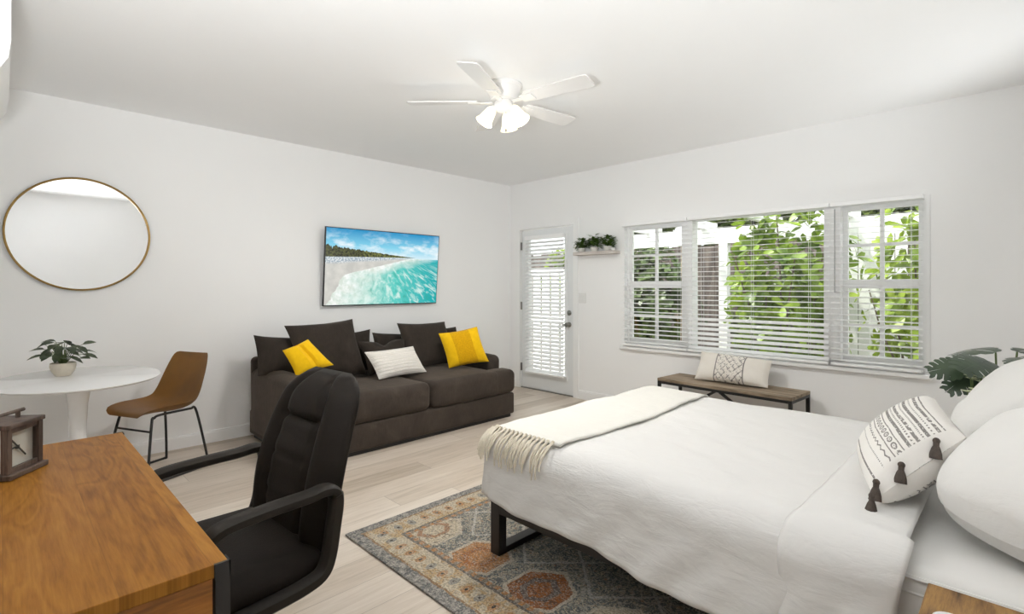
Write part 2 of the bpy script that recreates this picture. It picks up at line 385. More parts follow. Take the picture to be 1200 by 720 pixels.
# ------------------------------------------------------------------ mesh builder
class MB:
    def __init__(s, M=None): s.v, s.f, s.uv, s.M = [], [], {}, M or Matrix()
    def add(s, vs, fs, uvs=None):
        b = len(s.v); s.v += [s.M @ Vector(v) for v in vs]; s.f += [tuple(b+i for i in f) for f in fs]
        if uvs:
            for i, q in enumerate(uvs): s.uv[b+i] = q
        return s
    def box(s, lo, hi, r=0., n=3):
        if r <= 0:
            x0, y0, z0 = lo; x1, y1, z1 = hi
            vs = [(x, y, z) for x in (x0, x1) for y in (y0, y1) for z in (z0, z1)]
            return s.add(vs, [(0,1,3,2), (4,6,7,5), (0,4,5,1), (2,3,7,6), (0,2,6,4), (1,5,7,3)])
        return s.cushion(lo, hi, r, 0, n, 1)
    def cushion(s, lo, hi, r, puff=0., n=4, m=6, wob=0., puffz=None, seed=0.):
        lo, hi = Vector(lo), Vector(hi); r = min(r, *( (hi-lo)[i]*.499 for i in range(3)))
        def ticks(i):
            a = [lo[i] + r*(1-math.cos(k/n*PI/2)) if False else lo[i] + r*k/n for k in range(n)]
            mid = [lo[i]+r + (hi[i]-lo[i]-2*r)*k/m for k in range(m+1)]
            return a + mid + [lo[i]+hi[i]-q for q in reversed(a)]
        T = [ticks(i) for i in range(3)]
        c = (lo+hi)/2; h = (hi-lo)/2; pz = puff if puffz is None else puffz
        def mp(q):
            inn = Vector([min(max(q[i], lo[i]+r), hi[i]-r) for i in range(3)])
            d = q-inn; p = inn + d.normalized()*r if d.length > 1e-9 else q
            t = [(p[i]-c[i])/h[i] for i in range(3)]
            k = [max(0, 1-t[i]*t[i]) for i in range(3)]
            p = p + Vector((puff*t[0]*k[1]*k[2], puff*t[1]*k[0]*k[2], pz*t[2]*(k[0]*k[1])**.6))
            if wob:
                nz = noise.noise_vector(p*4.5 + Vector((seed, 0, 0))); p = p + nz*wob
            return p
        for ax in range(3):
            a, b = (ax+1) % 3, (ax+2) % 3
            for side in (0, 1):
                A, B = T[a], T[b]; vs = []; fs = []
                for i in range(len(A)):
                    for j in range(len(B)):
                        q = Vector((0, 0, 0)); q[ax] = (lo, hi)[side][ax]; q[a] = A[i]; q[b] = B[j]; vs.append(mp(q))
                w = len(B)
                for i in range(len(A)-1):
                    for j in range(len(B)-1):
                        f = (i*w+j, (i+1)*w+j, (i+1)*w+j+1, i*w+j+1); fs.append(f if side else f[::-1])
                s.add(vs, fs)
        return s
    def tube(s, pts, r, seg=8, cap=True, flatn=1.):
        pts = [Vector(p) for p in pts]; n = len(pts); rs = r if isinstance(r, (list, tuple)) else [r]*n
        vs, fs = [], []; up = None
        for i, p in enumerate(pts):
            t = (pts[min(i+1, n-1)]-pts[max(i-1, 0)]).normalized()
            if up is None:
                up = Vector((0, 0, 1)) if abs(t.z) < .9 else Vector((1, 0, 0))
            a = t.cross(up).normalized(); b = a.cross(t).normalized(); up = b
            for k in range(seg):
                w = 2*PI*k/seg; vs.append(p + a*math.cos(w)*rs[i] + b*math.sin(w)*rs[i]*flatn)
        for i in range(n-1):
            for k in range(seg):
                fs.append((i*seg+k, i*seg+(k+1) % seg, (i+1)*seg+(k+1) % seg, (i+1)*seg+k))
        if cap: fs += [tuple(range(seg))[::-1], tuple(range((n-1)*seg, n*seg))]
        return s.add(vs, fs)
    def bar(s, p0, p1, w, h=None, up=(0, 0, 1)):
        p0, p1 = Vector(p0), Vector(p1); h = h or w; t = (p1-p0).normalized(); up = Vector(up)
        if abs(t.dot(up)) > .95: up = Vector((1, 0, 0))
        a = t.cross(up).normalized()*w/2; b = a.cross(t).normalized()*h/2
        vs = [p+x*a+y*b for p in (p0, p1) for x, y in ((-1,-1), (1,-1), (1,1), (-1,1))]
        return s.add(vs, [(0,1,2,3)[::-1], (4,5,6,7), (0,1,5,4), (1,2,6,5), (2,3,7,6), (3,0,4,7)])
    def lathe(s, prof, c=(0, 0, 0), seg=32, axis=None):
        vs, fs = [], []; c = Vector(c); n = len(prof)
        R = Matrix() if axis is None else Vector((0, 0, 1)).rotation_difference(Vector(axis)).to_matrix().to_4x4()
        for r, z in prof:
            for k in range(seg):
                w = 2*PI*k/seg; vs.append(c + (R @ Vector((r*math.cos(w), r*math.sin(w), z))))
        for i in range(n-1):
            for k in range(seg):
                fs.append((i*seg+k, i*seg+(k+1) % seg, (i+1)*seg+(k+1) % seg, (i+1)*seg+k))
        if prof[0][0] > 1e-4: fs.append(tuple(range(seg))[::-1])
        if prof[-1][0] > 1e-4: fs.append(tuple(range((n-1)*seg, n*seg)))
        return s.add(vs, fs)
    def sphere(s, c, r, sx=1, sy=1, sz=1, seg=12, rings=8):
        prof = [(max(1e-5, math.sin(PI*i/rings)), -math.cos(PI*i/rings)) for i in range(rings+1)]
        vs, fs = [], []
        for pr, pz in prof:
            for k in range(seg):
                w = 2*PI*k/seg; vs.append((c[0]+r*sx*pr*math.cos(w), c[1]+r*sy*pr*math.sin(w), c[2]+r*sz*pz))
        for i in range(rings):
            for k in range(seg): fs.append((i*seg+k, i*seg+(k+1) % seg, (i+1)*seg+(k+1) % seg, (i+1)*seg+k))
        return s.add(vs, fs)
    def prism(s, poly, axis, a, b):
        """poly: 2D points in the other two axes (cyclic order), extruded along axis from a to b"""
        n = len(poly); vs = []
        for t in (a, b):
            for p, q in poly:
                v = [0, 0, 0]; v[axis] = t; v[(axis+1) % 3] = p; v[(axis+2) % 3] = q; vs.append(v)
        fs = [tuple(range(n))[::-1], tuple(range(n, 2*n))] + [(i, (i+1) % n, n+(i+1) % n, n+i) for i in range(n)]
        return s.add(vs, fs)
    def surf(s, fn, us, vs_, closed=False, uv=False):
        P, fs, uvs = [], [], []; w = len(vs_)
        for i, u in enumerate(us):
            for j, v in enumerate(vs_):
                P.append(fn(u, v)); uvs.append((i/(len(us)-1), j/(w-1)))
        for i in range(len(us)-1):
            for j in range(w-1): fs.append((i*w+j, (i+1)*w+j, (i+1)*w+j+1, i*w+j+1))
        return s.add(P, fs, uvs if uv else None)
    def pillow(s, bl, br, tr, tl, th, n=18, pinch=.07, wob=.006, seed=0., crease=None, p=.42):
        bl, br, tr, tl = map(Vector, (bl, br, tr, tl)); nr = (br-bl).cross(tl-bl).normalized()
        def pos(u, v, sd):
            uu = u*(1-pinch*(1-v*v)); vv = v*(1-pinch*(1-u*u))
            if pinch < 0:
                k_ = 1-.10*(u*u*v*v)**2; uu *= k_*.97; vv *= k_*.97
            a, b = (uu+1)/2, (vv+1)/2
            q = bl*(1-a)*(1-b) + br*a*(1-b) + tr*a*b + tl*(1-a)*b
            h = th/2*max(0., (1-u*u)*(1-v*v))**p
            q = q + nr*h*sd
            e = (1-u*u)*(1-v*v)
            nv = noise.noise_vector(q*6 + Vector((seed, seed*.7, sd*3)))
            q = q + nv*wob*(.4 + e)
            if crease: q = q + crease(u, v, sd)
            return q
        us = [-1 + 2*i/n for i in range(n+1)]
        us = [math.copysign(abs(u)**.8, u) for u in us]
        for sd in (1, -1):
            vs = [pos(u, v, sd) for u in us for v in us]; w = n+1
            fs = [(i*w+j, (i+1)*w+j, (i+1)*w+j+1, i*w+j+1) for i in range(n) for j in range(n)]
            s.add(vs, fs if sd > 0 else [f[::-1] for f in fs], [((u+1)/2, (v+1)/2) for u in us for v in us])
        return s
    def leaf(s, base, d, up, L, W, droop=.2, fold=.15, shape='oval', n=5):
        base, d, up = Vector(base), Vector(d).normalized(), Vector(up)
        a = d.cross(up)
        if a.length < 1e-3: a = d.cross(Vector((1, .2, 0)))
        a.normalize(); nn = a.cross(d).normalized(); vs = []
        for i in range(n+1):
            t = i/n
            if shape == 'oval': w = math.sin(PI*min(1, t*.97+.02))**.7
            elif shape == 'obov': w = (t**.7)*math.sqrt(max(0, 1-t**5))*1.05 + .03
            else: w = math.sin(PI*t**.75)
            w = max(.03, w)*W/2; c = base + d*L*t - nn*droop*L*t*t
            vs += [c - a*w + nn*fold*w, c, c + a*w + nn*fold*w]
        fs = []
        for i in range(n):
            k = i*3; fs += [(k, k+1, k+4, k+3), (k+1, k+2, k+5, k+4)]
        return s.add(vs, fs)
    def obj(s, name, m, parent=None, smooth=True, weld=1e-5, sharp=40, mods=None):
        me = bpy.data.meshes.new(name); bm = bmesh.new()
        bv = [bm.verts.new(v) for v in s.v]
        lay = bm.loops.layers.uv.new('UVMap') if s.uv else None
        for f in s.f:
            try: fc = bm.faces.new([bv[i] for i in f])
            except ValueError: continue
            fc.smooth = smooth
            if lay:
                for l, i in zip(fc.loops, f): l[lay].uv = s.uv.get(i, (0, 0))
        if weld: bmesh.ops.remove_doubles(bm, verts=bm.verts, dist=weld)
        if smooth and sharp:
            ca = math.radians(sharp)
            for e in bm.edges:
                if len(e.link_faces) == 2 and e.calc_face_angle(0) > ca: e.smooth = False
        off = Vector((0, 0, 0))
        if parent is None:
            xs = [[v.co[i] for v in bm.verts] for i in range(3)]
            off = Vector(((min(xs[0])+max(xs[0]))/2, (min(xs[1])+max(xs[1]))/2, min(xs[2])))
            bmesh.ops.translate(bm, verts=bm.verts, vec=-off)
        bm.to_mesh(me); bm.free()
        o = bpy.data.objects.new(name, me); COL.objects.link(o); me.materials.append(MT[m] if isinstance(m, str) else m)
        o.location = off
        if parent is not None:
            o.parent = parent
            r = parent
            if r.parent is None: o.matrix_parent_inverse = Matrix.Translation(-Vector(r.location)) if r.type == 'EMPTY' else Matrix.Translation(-Vector(r.location))
        return o

def tag(o, label, cat, group=None, kind=None):
    o['label'] = label; o['category'] = cat
    if group: o['group'] = group
    if kind: o['kind'] = kind
    return o
def thing(name, label, cat, loc, group=None):
    o = bpy.data.objects.new(name, None); COL.objects.link(o); o.location = loc; o.empty_display_size = .1
    return tag(o, label, cat, group)
def struct(name, mb, m, smooth=False, parent=None):
    o = mb.obj(name, m, parent, smooth)
    if parent is None: o['kind'] = 'structure'
    return o
def T(x=0, y=0, z=0, rz=0): return Matrix.Translation((x, y, z)) @ Matrix.Rotation(rz, 4, 'Z')

def ring(m, x0, x1, z0, z1, y0, y1, l, r, b, t):
    m.box((x0, y0, z0), (x0+l, y1, z1)); m.box((x1-r, y0, z0), (x1, y1, z1))
    if b: m.box((x0+l, y0, z0), (x1-r, y1, z0+b))
    if t: m.box((x0+l, y0, z1-t), (x1-r, y1, z1))
    return m
# ------------------------------------------------------------------ camera
f_px, Dc = 599., 6.79
Fv = Vector((-1, 1, 0))/2**.5; Rv = Vector((1, 1, 0))/2**.5
CAM = -Dc*Fv + .03*Rv + Vector((0, 0, 1.308))
cd = bpy.data.cameras.new('camera'); co = bpy.data.objects.new('camera', cd); COL.objects.link(co)
co.location = CAM; co.rotation_euler = (PI/2, 0, PI/4)
cd.sensor_width = 36; cd.lens = 36*f_px/1200; cd.shift_y = -24/1200; cd.clip_start = .02
SC.camera = co

# ------------------------------------------------------------------ room shell
H = 2.645
struct('floor', MB().box((-.15, -5.25, -.1), (5.3, .0, 0)), 'floor')
struct('ceiling', MB().box((-.15, -5.25, H), (5.3, .15, H+.12)), 'ceil')
struct('wall_left', MB().box((-.15, -5.25, 0), (0, .15, H)), 'wall')
struct('wall_right', MB().box((5.1, -5.25, 0), (5.25, .15, H)), 'wall')
w = MB()
DX0, DX1, DZ = .205, 1.072, 2.04
WX0, WX1, WZ0, WZ1 = 1.735, 4.345, .665, 1.985
for a in (((0, 0, 0), (DX0, .15, H)), ((DX0, 0, DZ), (DX1, .15, H)), ((DX1, 0, 0), (WX0, .15, H)),
          ((WX0, 0, 0), (WX1, .15, WZ0)), ((WX0, 0, WZ1), (WX1, .15, H)), ((WX1, 0, 0), (5.1, .15, H))): w.box(*a)
struct('wall_front', w, 'wall')
struct('wall_back', MB().box((0, -5.2, 0), (5.1, -5.05, H)), 'wall')

def base_board(lo, hi, ax):
    return MB().box(lo, hi)
struct('baseboard_left', MB().box((0, -5.05, 0), (.014, 0, .10)).box((.014, -5.05, .0), (.018, 0, .088)), 'trim')
struct('baseboard_front', MB().box((1.155, -.014, 0), (5.1, 0, .10)).box((1.155, -.018, 0), (5.1, -.014, .088))
       .box((.018, -.014, 0), (.13, 0, .10)), 'trim')
struct('baseboard_right', MB().box((5.086, -5.0, 0), (5.1, 0, .10)), 'trim')

# ------------------------------------------------------------------ door
d1 = bpy.data.objects.new('door_1', None); COL.objects.link(d1); d1.location = ((DX0+DX1)/2, 0, 0); d1['kind'] = 'structure'
gx0, gx1, gz0, gz1 = .335, .945, .205, 1.925
lx0, lx1 = .217, 1.060
w = MB()
ring(w, lx0, lx1, .0135, 2.028, .012, .055, gx0-lx0, lx1-gx1, gz0-.0135, 2.028-gz1)
w.obj('leaf', 'doorp', d1, False)
w = MB()
ring(w, gx0-.03, gx1+.03, gz0-.03, gz1+.03, .0, .0119, .042, .042, .042, .042)
w.obj('glass_moulding', 'doorp', d1, False)
MB().box((gx0, .034, gz0), (gx1, .040, gz1)).obj('glass_pane', 'glass', d1, False)
w = MB(); w.lathe([(.030, 0), (.032, .006), (.028, .012), (.012, .014), (.012, .022), (.001, .024)], (.998, .012, .993), 20, (0, -1, 0))
w.obj('deadbolt', 'nickel', d1)
w = MB(); w.lathe([(.030, 0), (.030, .008), (.013, .012), (.011, .035), (.024, .045), (.028, .058), (.022, .068), (.001, .07)], (.998, .012, .853), 20, (0, -1, 0))
w.tube([(.998, -.03, .853), (.96, -.04, .853), (.925, -.036, .85)], [.011, .010, .008], 8)
w.obj('door_handle', 'nickel', d1)
for hz in (.27, 1.06, 1.83):
    MB().tube([(.2095, .0, hz-.05), (.2095, .0, hz+.05)], .0075, 8).box((.198, .003, hz-.05), (.221, .012, hz+.05)).obj('hinge', 'nickel', d1)
w = MB()
w.box((.13, -.016, 0), (DX0-.004, 0, 2.115)).box((DX1+.004, -.016, 0), (1.15, 0, 2.115)).box((DX0-.004, -.016, DZ+.004), (DX1+.004, 0, 2.115))
w.box((DX0-.004, .06, 0), (DX0+.012, .15, DZ)).box((DX1-.012, .06, 0), (DX1+.004, .15, DZ))
struct('trim_1', w, 'trim')
struct('trim_5', MB().box((DX0, .0005, .0), (DX1, .15, .012)), 'nickel')

def blind(name, label, x0, x1, z0, z1, yc, pitch=.046, sw=.05, tilt=4., low=0, lowtilt=24., group=None, vz=0.032):
    t = thing(name, label, 'blind', ((x0+x1)/2, yc, z0), group)
    MB().box((x0, yc-.03, z1-vz), (x1, yc+.026, z1), .004, 1).obj('headrail', 'blind', t, False)
    MB().box((x0+.004, yc-.026, z0), (x1-.004, yc+.026, z0+.022), .005, 1).obj('bottom_rail', 'blind', t, False)
    m = MB(); n = int((z1-vz-.01-(z0+.035))/pitch)
    for i in range(n+1):
        z = z0+.045 + i*pitch
        if z > z1-vz-.006: break
        a = math.radians(lowtilt if i < low else tilt); c, s = math.cos(a)*sw/2, math.sin(a)*sw/2
        th = .0010
        vs = []
        for yy, zz in ((-c, -s), (0, .0022), (c, s)):
            for xx in (x0+.004, x1-.004):
                for q in (-th, th): vs.append((xx, yc+yy, z+zz+q))
        fs = []
        for k in range(2):
            b = k*4
            fs += [(b+1, b+3, b+7, b+5), (b, b+4, b+6, b+2), (b, b+1, b+5, b+4), (b+2, b+6, b+7, b+3)]
        fs += [(0, 2, 3, 1), (8, 9, 11, 10)]
        m.add(vs, fs)
    m.obj('slats', 'slat', t, False)
    m = MB(); k = 3 if x1-x0 > .9 else 2
    for i in range(k):
        x = x0 + (x1-x0)*(.12 + .76*i/(k-1))
        for yy in (-.027, .027): m.tube([(x, yc+yy, z0+.02), (x, yc+yy, z1-vz)], .0012, 4)
    m.obj('ladder_cord', 'blind', t)
    return t
blind('door_blind', 'white slatted blind covering the glass of the exterior door', .325, .955, .215, 1.945, -.033, .047, .046, 38, vz=.05)

# ------------------------------------------------------------------ window
w1 = bpy.data.objects.new('window_1', None); COL.objects.link(w1); w1.location = ((WX0+WX1)/2, .07, WZ0); w1['kind'] = 'structure'
P1a, P1b, P2a, P2b = 2.425, 2.535, 3.665, 3.785
fr = MB()
fy0, fy1 = .05, .12
ring(fr, WX0, WX1, WZ0, WZ1, fy0, fy1, .05, .04, .05, .035)
fr.box((P1a, .0, WZ0+.05), (P1b, fy1-.002, WZ1-.035)).box((P2a, .0, WZ0+.05), (P2b, fy1-.002, WZ1-.035))
fr.obj('frame', 'trim', w1, False)
def sash(x0, x1):
    m = MB(); b = .035; y0, y1 = .07, .105; zm = (WZ0+WZ1)/2 + .0
    xc = (x0+x1)/2
    ring(m, x0, x1, WZ0+.05, WZ1-.035, y0, y1, b, b, .04, .035)
    m.box((x0+b, y0-.01, zm-.032), (x1-b, y1-.002, zm+.032))
    for za, zb in ((WZ0+.09, zm-.34), (zm-.315, zm-.032), (zm+.032, zm+.30), (zm+.325, WZ1-.07)): m.box((xc-.014, y0+.005, za), (xc+.014, y1-.005, zb))
    for zz in (zm+.30, zm-.34): m.box((x0+b, y0+.005, zz), (x1-b, y1-.005, zz+.025))
    m.obj('sash', 'trim', w1, False)
    MB().box((x0+.01, .086, WZ0+.06), (x1-.01, .09, WZ1-.04)).obj('glass_pane', 'glass', w1, False)
sash(WX0+.05, P1a); sash(P2b, WX1-.04)
MB().box((P1b, .086, WZ0+.045), (P2a, .09, WZ1-.03)).obj('glass_pane', 'glass', w1, False)
w = MB(); w.box((WX0-.012, -.045, WZ0-.032), (WX1+.012, .05, WZ0), .006, 2).box((WX0+.0, -.014, WZ0-.055), (WX1, 0, WZ0-.032))
struct('trim_2', w, 'trim')
w = ring(MB(), WX0+.001, WX1-.001, WZ0+.001, WZ1-.001, -.006, .049, .035, .03, 0, .03)
struct('trim_4', w, 'trim')
by = -.04
grp = None
blind('window_blind', 'open white slatted blind over the left window section nearest the door', WX0+.04, P1b-.03, WZ0+.012, WZ1-.004, by, .0455, .05, 7, group=None)
blind('window_blind', 'widest white slatted blind over the middle window section with lower slats tilted', P1b-.022, P2a+.05, WZ0+.012, WZ1-.004, by, .0455, .05, 7, 7, 26)
bb = blind('window_blind', 'white slatted blind with a tilt wand over the right window section', P2a+.058, WX1-.034, WZ0+.012, WZ1-.004, by, .0455, .05, 7)
MB().tube([(P2a+.095, by-.04, 1.925), (P2a+.096, by-.043, 1.26)], .0045, 6).obj('tilt_wand', flat('grey_wand', (.35, .35, .35), .4, nscale=5), bb)

# ------------------------------------------------------------------ outside
struct('ground', MB().box((-7, .0, -.16), (14, 1.2, -.1)), 'paver')
struct('ground', MB().box((-7, 1.2, -.16), (14, 14, -.1)), 'earth')
def branchy(mb, base, top, r0, r1, n=6, wob=.04, seed=0):
    pts, rs = [], []
    for i in range(n+1):
        t = i/n; p = Vector(base).lerp(Vector(top), t)
        nz = noise.noise_vector(Vector((seed, t*3, seed*.3)))*wob*math.sin(PI*min(1, t+.05)); pts.append(p+nz); rs.append(r0+(r1-r0)*t)
    mb.tube(pts, rs, 7); return pts
def shrub(name, label, cat, cx, cy, z0, z1, rx, ry, nleaf, L, W, m, seed, stems=9, shape='obov', group=None, dens=1.):
    r = random.Random(seed); t = thing(name, label, cat, (cx, cy, -.1), group)
    st, lf = MB(), MB(); tips = []
    for i in range(stems):
        a = 2*PI*i/stems + r.uniform(-.3, .3); k = r.uniform(.25, 1.)
        top = (cx+rx*k*math.cos(a), cy+ry*k*math.sin(a), z0+(z1-z0)*(1-.45*k*k)*r.uniform(.85, 1))
        pts = branchy(st, (cx+.12*math.cos(a)*rx, cy+.12*math.sin(a)*ry, -.1), top, .016, .005, 7, .10, seed+i)
        tips.append(pts)
    st.obj('stems', 'bark', t)
    for i in range(nleaf):
        # rosettes around the surface of an irregular mound
        for _ in range(30):
            u = Vector((r.uniform(-1, 1), r.uniform(-1, 1), r.uniform(-1, 1)))
            if u.length <= 1 and u.length > .35: break
        k = 1 + .25*noise.noise(u*2.2 + Vector((seed, 0, 0)))
        p = Vector((cx+u.x*rx*k, cy+u.y*ry*k, (z0+z1)/2+u.z*(z1-z0)/2*k))
        out = Vector((u.x, u.y, u.z*.6+.35)).normalized()
        nl = r.choice((3, 4, 5))
        for j in range(nl):
            a = 2*PI*j/nl + r.uniform(0, 1)
            side = out.orthogonal().normalized(); side = Matrix.Rotation(a, 3, out) @ side
            d = (out*r.uniform(.2, .9) + side).normalized(); s_ = r.uniform(.7, 1.15)
            lf.leaf(p, d, out, L*s_, W*s_, r.uniform(.0, .25), .12, shape, 4)
    lf.obj('leaves', m, t, True, 0, 0)
    return t
shrub('broadleaf_shrub', 'tall broadleaf shrub with yellow green leaves behind the middle window section', 'shrub', 2.85, 1.65, .2, 2.5, .72, .42, 250, .17, .10, 'clusia', 3, 11)
shrub('broadleaf_shrub', 'looser broadleaf shrub with pale leaves behind the right window section', 'shrub', 4.22, 1.45, .1, 2.2, .55, .36, 210, .17, .10, 'clusia2', 11, 8)
shrub('hedge_shrub', 'dark small leaved hedge growing behind the left window section', 'shrub', -.1, 3.6, -.1, 2.1, 1.0, .42, 900, .12, .075, 'hedge', 5, 8, 'oval')
shrub('hedge_shrub', 'dark small leaved hedge growing behind the tall broadleaf shrub', 'shrub', 2.35, 3.6, -.1, 1.6, .95, .42, 800, .12, .075, 'hedge', 6, 8, 'oval')
shrub('hedge_shrub', 'dark small leaved hedge growing behind the loose pale leaved shrub', 'shrub', 4.9, 3.6, -.1, 1.6, 1.0, .42, 800, .12, .075, 'hedge', 8, 8, 'oval')
def tree(label, x, y, h, rx, rz, n, seed, m='tree'):
    r = random.Random(seed); t = thing('garden_tree', label, 'tree', (x, y, -.1), 'trees beyond the white pergola')
    tr = MB(); branchy(tr, (x, y, -.1), (x+.2, y, h), .10, .04, 8, .15, seed)
    for i in range(5):
        a = r.uniform(0, 2*PI); branchy(tr, (x+.1, y, h*(.6+.06*i)), (x+rx*.6*math.cos(a), y+rx*.6*math.sin(a), h+rz*r.uniform(-.3, .4)), .04, .012, 5, .1, seed+i)
    tr.obj('trunk', 'bark', t)
    lf = MB()
    for i in range(n):
        for _ in range(30):
            u = Vector((r.uniform(-1, 1), r.uniform(-1, 1), r.uniform(-1, 1)))
            if .3 < u.length <= 1: break
        k = 1 + .35*noise.noise(u*2.5+Vector((seed, 1, 0)))
        p = Vector((x+u.x*rx*k, y+u.y*rx*k, h+u.z*rz*k))
        for j in range(5):
            d = Vector((r.uniform(-1, 1), r.uniform(-1, 1), r.uniform(-.7, .6)))
            lf.leaf(p + d*.06, d, (0, 0, 1),   .20*r.uniform(.7, 1.2), .11, .15, .1, 'oval', 3)
    lf.obj('crown', m, t, True, 0, 0)
tree('leafy tree standing beyond the pergola on the door side', -2.6, 6.6, 2.8, 1.25, 1.2, 1300, 21)
tree('leafy tree standing beyond the pergola behind the left window section', .45, 6.7, 2.9, 1.25, 1.3, 1400, 22)
tree('leafy tree standing beyond the pergola behind the middle window section', 3.45, 6.8, 3.0, 1.2, 1.3, 1300, 23)
tree('leafy tree standing beyond the pergola behind the right window section', 6.4, 6.6, 2.9, 1.25, 1.3, 1200, 24)
# pergola
pg = thing('white_pergola', 'white timber pergola over the patio outside the window', 'pergola', (2.4, 2.6, -.1))
MB().box((-.6, 2.55, 1.93), (5.6, 2.64, 2.15)).obj('beam', 'outwhite', pg, False)
for x in (.1, 1.78, 3.48, 5.3): MB().box((x-.06, 2.54, -.1), (x+.06, 2.65, 1.93)).obj('post', 'outwhite', pg, False)
for i in range(7):
    x = -.35 + i*.92
    MB().box((x-.035, .16, 2.15), (x+.035, 2.95, 2.27)).obj('rafter', 'outwhite', pg, False)
# white privacy fence beside the door
pf = thing('privacy_fence', 'white vertical board fence with narrow gaps outside the door', 'fence', (-.6, 1.25, -.1))
for i in range(13):
    x = -1.86 + i*.190
    MB().box((x, 1.24, -.1), (x+.145, 1.265, 1.52)).obj('fence_board', 'outwhite', pf, False)
for z in (.75, 1.46): MB().box((-1.9, 1.2655, z), (.62, 1.30, z+.09)).obj('fence_rail', 'outwhite', pf, False)
MB().box((-1.9, 1.235, 1.521), (.62, 1.30, 1.57)).obj('fence_cap', 'outwhite', pf, False)
shrub('hedge_shrub', 'bright green bush showing above the white fence outside the door', 'shrub', -.85, 2.3, .3, 2.05, .55, .4, 240, .13, .07, 'clusia', 31, 7, 'oval')
wf = thing('garden_fence', 'tall weathered brown board fence at the back of the garden', 'fence', (2., 5.0, -.1))
for i in range(44): MB().box((-6+i*.30, 5.0, -.1), (-6+i*.30+.292, 5.03, 2.1+.02*((i*7) % 3))).obj('fence_board', 'fencewood', wf, False)
# low white fence behind the shrubs at right of the window
gfn = thing('slatted_screen', 'tall white slatted screen behind the loose pale leaved shrub', 'screen', (3.75, 2.25, -.1))
for i in range(5): MB().box((3.36+i*.115, 2.24, -.1), (3.36+i*.115+.105, 2.265, 2.0)).obj('screen_board', 'outwhite', gfn, False)
pt = MB(); branchy(pt, (.95, 3.0, -.1), (1.0, 3.0, 2.6), .055, .05, 8, .06, 4)
tag(pt.obj('palm_trunk', flat('palm_bark', (.42, .33, .24), .9, nscale=16, namt=.25, bump=.4, bscale=25)), 'slender tan palm trunk behind the pergola beside the tall shrub', 'trunk')

# ------------------------------------------------------------------ ceiling fan
FX, FY = 2.385, -2.42
fan = thing('ceiling_fan', 'white flush mount ceiling fan with lit glass shades', 'ceiling fan', (FX, FY, H))
MB().lathe([(.122, -.001), (.126, -.012), (.120, -.022), (.112, -.026), (.108, -.05), (.092, -.075), (.088, -.10), (.07, -.106), (.001, -.107)], (FX, FY, H), 40).obj('motor_housing', 'fan', fan)
MB().lathe([(.05, -.105), (.062, -.12), (.066, -.145), (.055, -.165), (.03, -.178), (.001, -.182)], (FX, FY, H), 32).obj('light_fitter', 'fan', fan)
# image-plane right is Rv, away is Fv : angle phi measured from Rv towards Fv
def fdir(phi):
    a = math.radians(phi); return Rv*math.cos(a) + Fv*math.sin(a)
for phi in (178, 252, 325, 40, 106):
    d = fdir(phi); s_ = Vector((0, 0, 1)).cross(d)
    m = MB(); c0 = Vector((FX, FY, H-.113))
    tl = math.radians(-11)
    wd = s_*math.cos(tl) + Vector((0, 0, 1))*math.sin(tl)
    nz = d.cross(wd).normalized()
    out = []
    for t, hw in ((.175, .045), (.20, .055), (.35, .060), (.52, .066), (.60, .068), (.628, .062), (.637, .048)):
        for sgn in (-1, 1): out.append((t, hw*sgn))
    top, bot = [], []
    vs = []
    for t, q in out:
        p = c0 + d*t + wd*q; vs += [p+nz*.004, p-nz*.004]
    fs = []
    n = len(out)//2
    for i in range(n-1):
        a, b, c, e = 4*i, 4*i+2, 4*i+4, 4*i+6
        fs += [(a, c, e, b), (a+1, b+1, e+1, c+1), (a, a+1, c+1, c), (b, e, e+1, b+1)]
    fs += [(0, 2, 3, 1), (4*(n-1), 4*(n-1)+1, 4*(n-1)+3, 4*(n-1)+2)]
    m.add(vs, fs); m.obj('blade', 'fan', fan, False)
    m = MB(); m.bar(c0 + d*.075 + Vector((0, 0, -.006)), c0 + d*.15 + Vector((0, 0, -.008)), .028, .008)
    m.bar(c0 + d*.145 + Vector((0, 0, -.008)), c0 + d*.235 - nz*.008*(1 if nz.z > 0 else -1), .07, .006, nz)
    m.obj('blade_iron', 'fan', fan, False)
for phi in (195, 330, 75):
    d = fdir(phi); ax = (d*.62 + Vector((0, 0, -1))).normalized()
    p0 = Vector((FX, FY, H-.150)) + d*.05
    MB().tube([p0 - d*.02, p0 + d*.012, p0 + d*.02 + ax*.02], [.014, .016, .022], 12).obj('shade_holder', 'brass' if False else 'fan', fan)
    p1 = p0 + d*.018 + ax*.012
    sh = MB().lathe([(.024, 0), (.034, .02), (.040, .05), (.047, .085), (.060, .115), (.058, .115), (.045, .085), (.038, .05), (.032, .02), (.022, .003)], p1, 24, ax).obj('glass_shade', 'shade', fan)
    c = p1 + ax*.06
    MB().sphere(c, .022, 1, 1, 1.25).obj('bulb', 'bulb', sh)
    for kind, watt, k in (('POINT', FANP, .22), ('SPOT', FANW, .125)):
        ld = bpy.data.lights.new('fan_bulb_light', kind); ld.energy = watt; ld.color = (1, .98, .945); ld.shadow_soft_size = .28 if kind == 'POINT' else .06
        lo = bpy.data.objects.new('fan_bulb_light', ld); COL.objects.link(lo); lo.location = p1 + ax*k
        if kind == 'SPOT': ld.spot_size = math.radians(165); ld.spot_blend = .7; lo.rotation_euler = (-(ax*.6 + Vector((0, 0, -.4)))).to_track_quat('Z', 'Y').to_euler()
MB().tube([(FX+.02, FY, H-.18), (FX+.02, FY, H-.30)], .0012, 5).sphere((FX+.02, FY, H-.305), .007, 1, 1, 1.6, 8, 6).obj('pull_chain', 'nickel', fan)

